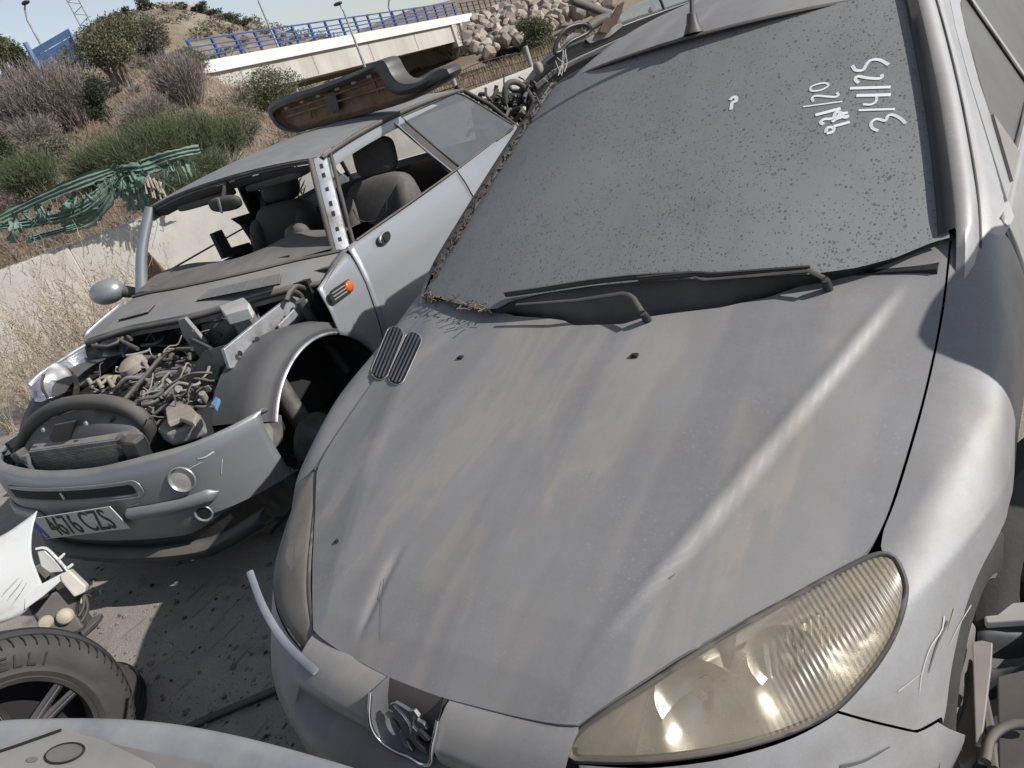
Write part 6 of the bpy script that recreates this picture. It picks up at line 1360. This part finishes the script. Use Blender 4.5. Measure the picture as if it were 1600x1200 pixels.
MB().tube(hz_([(1536, 1085), (1545, 1130), (1552, 1200)], .345), .008, 6).build('edge_trim', RUB, HP, inv=HPI)
MB().prism(hz_([(1558, 1060), (1640, 1040), (1640, 1210), (1560, 1210)], .33), (0, 0, .006)).build('black_cover', BLK, HP, inv=HPI, bevel=.003)
MB().grid(superq((1.02, .92, .12), (.13, .30, .12), .35, .5), cv=True).build('plastic_tank', BLKD, HP, 60, inv=HPI)
MB().tube(spline([(.93, .62, .03), (1.12, .75, .06), (1.16, 1.0, .05), (1.0, 1.25, .04)], 24), .016, 8).build('black_hose', RUB, HP, 60, inv=HPI)
MB().tube([(.94, .66, .22), (.95, .80, .33), (1.0, 1.1, .33)], .02, 8).build('tank_strap', GRIME, HP, 60, inv=HPI)
# ---- unseen car seat on a crate, added to cast the fender shadow
CS = thing('shadow_caster_seat', 'grey fabric car seat on a wooden crate, added out of view to shade the hatchback fender', 'car seat', (1.42, 1.42, .0)); CI = world_parent(CS)
MB().grid(superq((1.40, 1.42, 1.02), (.075, .25, .30), .5, .6, rot('Y', -6)), cv=True).build('backrest', FAB, CS, 60, inv=CI)
MB().grid(superq((1.62, 1.42, .72), (.25, .25, .09), .5, .5), cv=True).build('seat_cushion', FAB, CS, 60, inv=CI)
for k_ in range(4):
    for sx_ in (-1, 1): MB().box((1.58+sx_*.29, 1.42, .09+k_*.165), (.025, .60, .12)).build('crate_board', simple('grey_wood', (.25, .20, .15), .9), CS, inv=CI, bevel=.003)
    for sy_ in (-1, 1): MB().box((1.58, 1.42+sy_*.29, .09+k_*.165), (.55, .025, .12)).build('crate_board', simple('grey_wood', (.25, .20, .15), .9), CS, inv=CI, bevel=.003)
for sx_ in (-1, 1):
    for sy_ in (-1, 1): MB().box((1.58+sx_*.265, 1.42+sy_*.265, .325), (.03, .03, .65)).build('crate_corner', simple('grey_wood', (.25, .20, .15), .9), CS, inv=CI, bevel=.003)
for k_ in range(4): MB().box((1.58, 1.21+k_*.14, .645), (.60, .11, .02)).build('crate_board', simple('grey_wood', (.25, .20, .15), .9), CS, inv=CI, bevel=.003)
# ---- torn green net over the wall end
NET = thing('torn_green_net', 'torn faded green shade net draped over the wall top', 'net', (*at(150, 400, 7.1)[:2], 0)); NI = world_parent(NET)
def mat_net():
    k = NT('faded_green_net'); a = k.noise(4, 5, .6); b_ = k.noise(1, 4, .7, k.pos((30, 30, 30))); col = k.mix(k.ramp(a, [(.35, 0), (.65, 1)]), (.06, .125, .10), (.16, .235, .19)); col = k.mix(k.ramp(b_, [(.45, 0), (.7, .6)]), col, (.22, .27, .23)); k.set(col=col, rough=.8, alpha=k.ramp(k.noise(9, 5, .7), [(.30, .0), (.36, 1)])); k.bump(b_, .5, .01); return k.m
NETM = mat_net(); rn = np.random.default_rng(8)
def strip(px_, wpx, D=7.05, amp=.011, fold=3.):
    P = np.array([at(u, v, D+.03*math.sin(i*.3)) for i, (u, v) in enumerate(spline(px_, 26))]); T = np.gradient(P, axis=0); S = np.cross(T, FW); S /= np.linalg.norm(S, axis=1)[:, None]; w_ = wpx*D/F_PX; ph = rn.uniform(0, 6); G = []
    for i, p in enumerate(P):
        e = (.75+.25*math.sin(math.pi*(i+2)/30))*(1+.10*math.sin(i*.35+ph)); rag = rn.normal(0, .10, 2); G.append([p+S[i]*w_*(t+(rag[0]*max(0, -t-.3)+rag[1]*max(0, t-.3))*3)*e-FW*(amp*math.cos(t*fold*6.28+ph+i*.05))+rn.normal(0, .0012, 3) for t in np.linspace(-.5, .5, 16)])
    MB().grid(np.array(G)).build('net_strip', NETM, NET, 70, inv=NI)
for px_, w_ in (([(0, 342), (60, 312), (110, 290), (150, 275), (186, 262)], 16), ([(-10, 355), (60, 346), (100, 338), (140, 320), (170, 292), (190, 264)], 14), ([(98, 358), (135, 345), (160, 322), (180, 292), (192, 262)], 20), ([(190, 260), (202, 290), (214, 328)], 30), ([(196, 262), (214, 292), (236, 332)], 24), ([(198, 268), (225, 258), (260, 246), (290, 238), (312, 234)], 16), ([(40, 376), (90, 362), (132, 350)], 9), ([(186, 260), (172, 286), (148, 312), (116, 334)], 18), ([(150, 285), (190, 270), (230, 264), (262, 252)], 20), ([(205, 280), (226, 290), (246, 300), (258, 312)], 18)): strip(px_, w_)
for i in range(26):                                                        # torn shreds and dangling threads
    u, v = rn.uniform(20, 300), 0; v = np.interp(u, [0, 190, 310], [345, 262, 236])+rn.uniform(-4, 14); du = rn.uniform(-22, 22); dv = rn.uniform(14, 46)
    strip([(u, v), (u+du*.4, v+dv*.5), (u+du, v+dv)], rn.uniform(3, 11), 7.0+rn.uniform(-.08, .08), .008, 1.5)
for i in range(40):
    u = rn.uniform(0, 310); v = np.interp(u, [0, 190, 310], [348, 264, 238])+rn.uniform(-2, 20); p = at(u, v, 7.0); MB().tube(spline([p, p+[rn.normal(0, .05), rn.normal(0, .05), -rn.uniform(.03, .10)], p+[rn.normal(0, .09), rn.normal(0, .09), -rn.uniform(.08, .22)]], 8), .0022, 4).build('net_thread', NETM, NET, inv=NI)
for i in range(16):
    u, v = 222+i*2.2+rn.uniform(-3, 3), 270+i*1.2; MB().tube([at(u, v, 7.0), at(u+rn.uniform(4, 12), v+rn.uniform(18, 34), 6.95)], .008, 5).build('stick', simple('bleached_stick', (.36, .31, .26), .9), NET, inv=NI)
# ---- dry weeds along the wall foot
def weed(label, u, v, hpx, spread, n, z0=0., kind='pale', D=None):
    p = on_z(u, v, 0.) if D is None else at(u, v, D)*np.array([1, 1, 0]); r = np.random.default_rng(int(u*3+v)); dist = np.linalg.norm(p-CPOS); h = hpx*dist/F_PX
    t = thing('dry_weed', label, 'weed', p, group='dry weeds along the wall'); P0, P1 = [], []
    n = n//2
    for i in range(n//14):
        a = r.uniform(0, 6.28); s_ = r.uniform(.1, 1)*spread; tip = np.array([math.cos(a)*s_*h, math.sin(a)*s_*h, h*r.uniform(.5, 1.)]); st = np.array([r.normal(0, .02), r.normal(0, .02), 0]); P0.append(st); P1.append(tip)
        for k_ in range(13): q = r.uniform(.35, .98); o = st+(tip-st)*q; P0.append(o); P1.append(o+r.normal(0, .10, 3)*h*(1.2-q)+[0, 0, .06*h])
    P0, P1 = np.array(P0), np.array(P1); V, F = ribbons(P0, P1, .0022, r, .25, 2); tag(raw('stems', V, F, LF[kind], t), kind='stuff'); V, F = leaf_quads(P1[r.integers(0, len(P1), n)]+r.normal(0, .01, (n, 3)), .007, .5, r); tag(raw('seed_heads', V, F, LF[kind], t), kind='stuff')
for i, (u, v, h, s_, n) in enumerate([(130, 628, 190, .55, 1500), (175, 606, 200, .6, 1400), (70, 652, 190, .5, 1200), (215, 588, 210, .55, 1300), (20, 676, 170, .5, 900), (248, 572, 190, .5, 800), (150, 640, 130, .9, 900), (280, 560, 170, .5, 600)]):
    weed(['dry straw weed in front of the wall beside the door mirror', 'dry straw weed behind the door mirror of the compact car', 'dry straw weed against the wall near the crumpled wing', 'dry straw weed behind the far windshield pillar', 'sparse dry weed at the end of the wall foot', 'small dry weed inside the windshield opening view', 'low spreading dry weed beside the compact car wing', 'small dry weed against the wall behind the dashboard'][i], u, v, h, s_, n)
tpl = thing('spiky_weed', 'dark spiky leafed weed stem seen through the far window of the compact car', 'weed', tuple(at(485, 390, 6.2)*np.array([1, 1, 0]))); tI = world_parent(tpl)
q0_, q1_ = at(488, 345, 6.2), at(456, 262, 6.2); MB().tube([q0_*[1, 1, 0], q0_, q1_], [.012, .010, .004], 6).build('stem', BARK, tpl, inv=tI); rr2 = np.random.default_rng(3); Ps = []
lb = MB()
for i in range(46): q = i/46; p = q0_+(q1_-q0_)*q; d_ = rr2.normal(0, 1, 3); d_[2] = abs(d_[2])*.6+.3; d_ /= np.linalg.norm(d_); lb.tube([p, p+d_*.05, p+d_*.09], [.005, .006, .001], 4)
lb.build('leaves', LF['dark'], tpl, inv=tI)
bs = thing('brown_sheet', 'brown curled rusty sheet leaning at the wall behind the compact car', 'metal sheet', tuple(on_z(250, 470, 0))); bI = world_parent(bs)
MB().grid(np.array([[at(u+10*math.sin(q*3), v, 6.35+.10*math.sin(q*3+i)) for q, v in zip(np.linspace(0, 1, 10), np.linspace(375+i*9, 470+i*4, 10))] for i, u in enumerate(np.linspace(215, 290, 10))])).build('sheet', simple('rust_brown_sheet', (.20, .12, .07), .85, var=.4, scale=5), bs, 60, inv=bI, solid=.006)
# ---- small litter on the ground
gp = thing('black_pipe', 'thin black pipe lying on the ground by the hatchback bumper', 'pipe', tuple(on_z(370, 1105, 0))); MB().tube([on_z(285, 1140, .014), on_z(360, 1108, .016), on_z(470, 1062, .014)], .013, 8).build('pipe_body', BLK, gp, 60, inv=world_parent(gp))
gc = thing('white_washer', 'small white round washer on the ground by the white panel', 'washer', tuple(on_z(154, 928, 0))); MB().lathe([(.008, .010), (.016, .011), (.020, .008), (.020, 0)], on_z(154, 928, 0), (0, 0, 1), 18).build('washer_ring', simple('white_nylon', (.6, .6, .58), .5), gc, 60, inv=world_parent(gc))
rg = np.random.default_rng(77); b = MB(); pebs = 900
for i in range(pebs):
    u, v = rg.uniform(60, 520), rg.uniform(880, 1200); p = on_z(u, v, 0); s_ = rg.exponential(.0035)+.0015; P = rg.normal(0, 1, (6, 3)); P /= np.linalg.norm(P, axis=1)[:, None]; o_ = np.array([[1, 0, 0], [-1, 0, 0], [0, 1, 0], [0, -1, 0], [0, 0, .7], [0, 0, -.3]])*s_*rg.uniform(.6, 1.3, (6, 1)); b.add(o_+p+[0, 0, s_*.2], [(0, 2, 4), (2, 1, 4), (1, 3, 4), (3, 0, 4), (2, 0, 5), (1, 2, 5), (3, 1, 5), (0, 3, 5)])
tag(b.build('gravel', mat_leaf('gravel_grit', (.10, .09, .08), (.30, .27, .23), (.04, .04, .04), .0)), 'fine grit and pebbles strewn over the yard ground', 'gravel', kind='stuff')
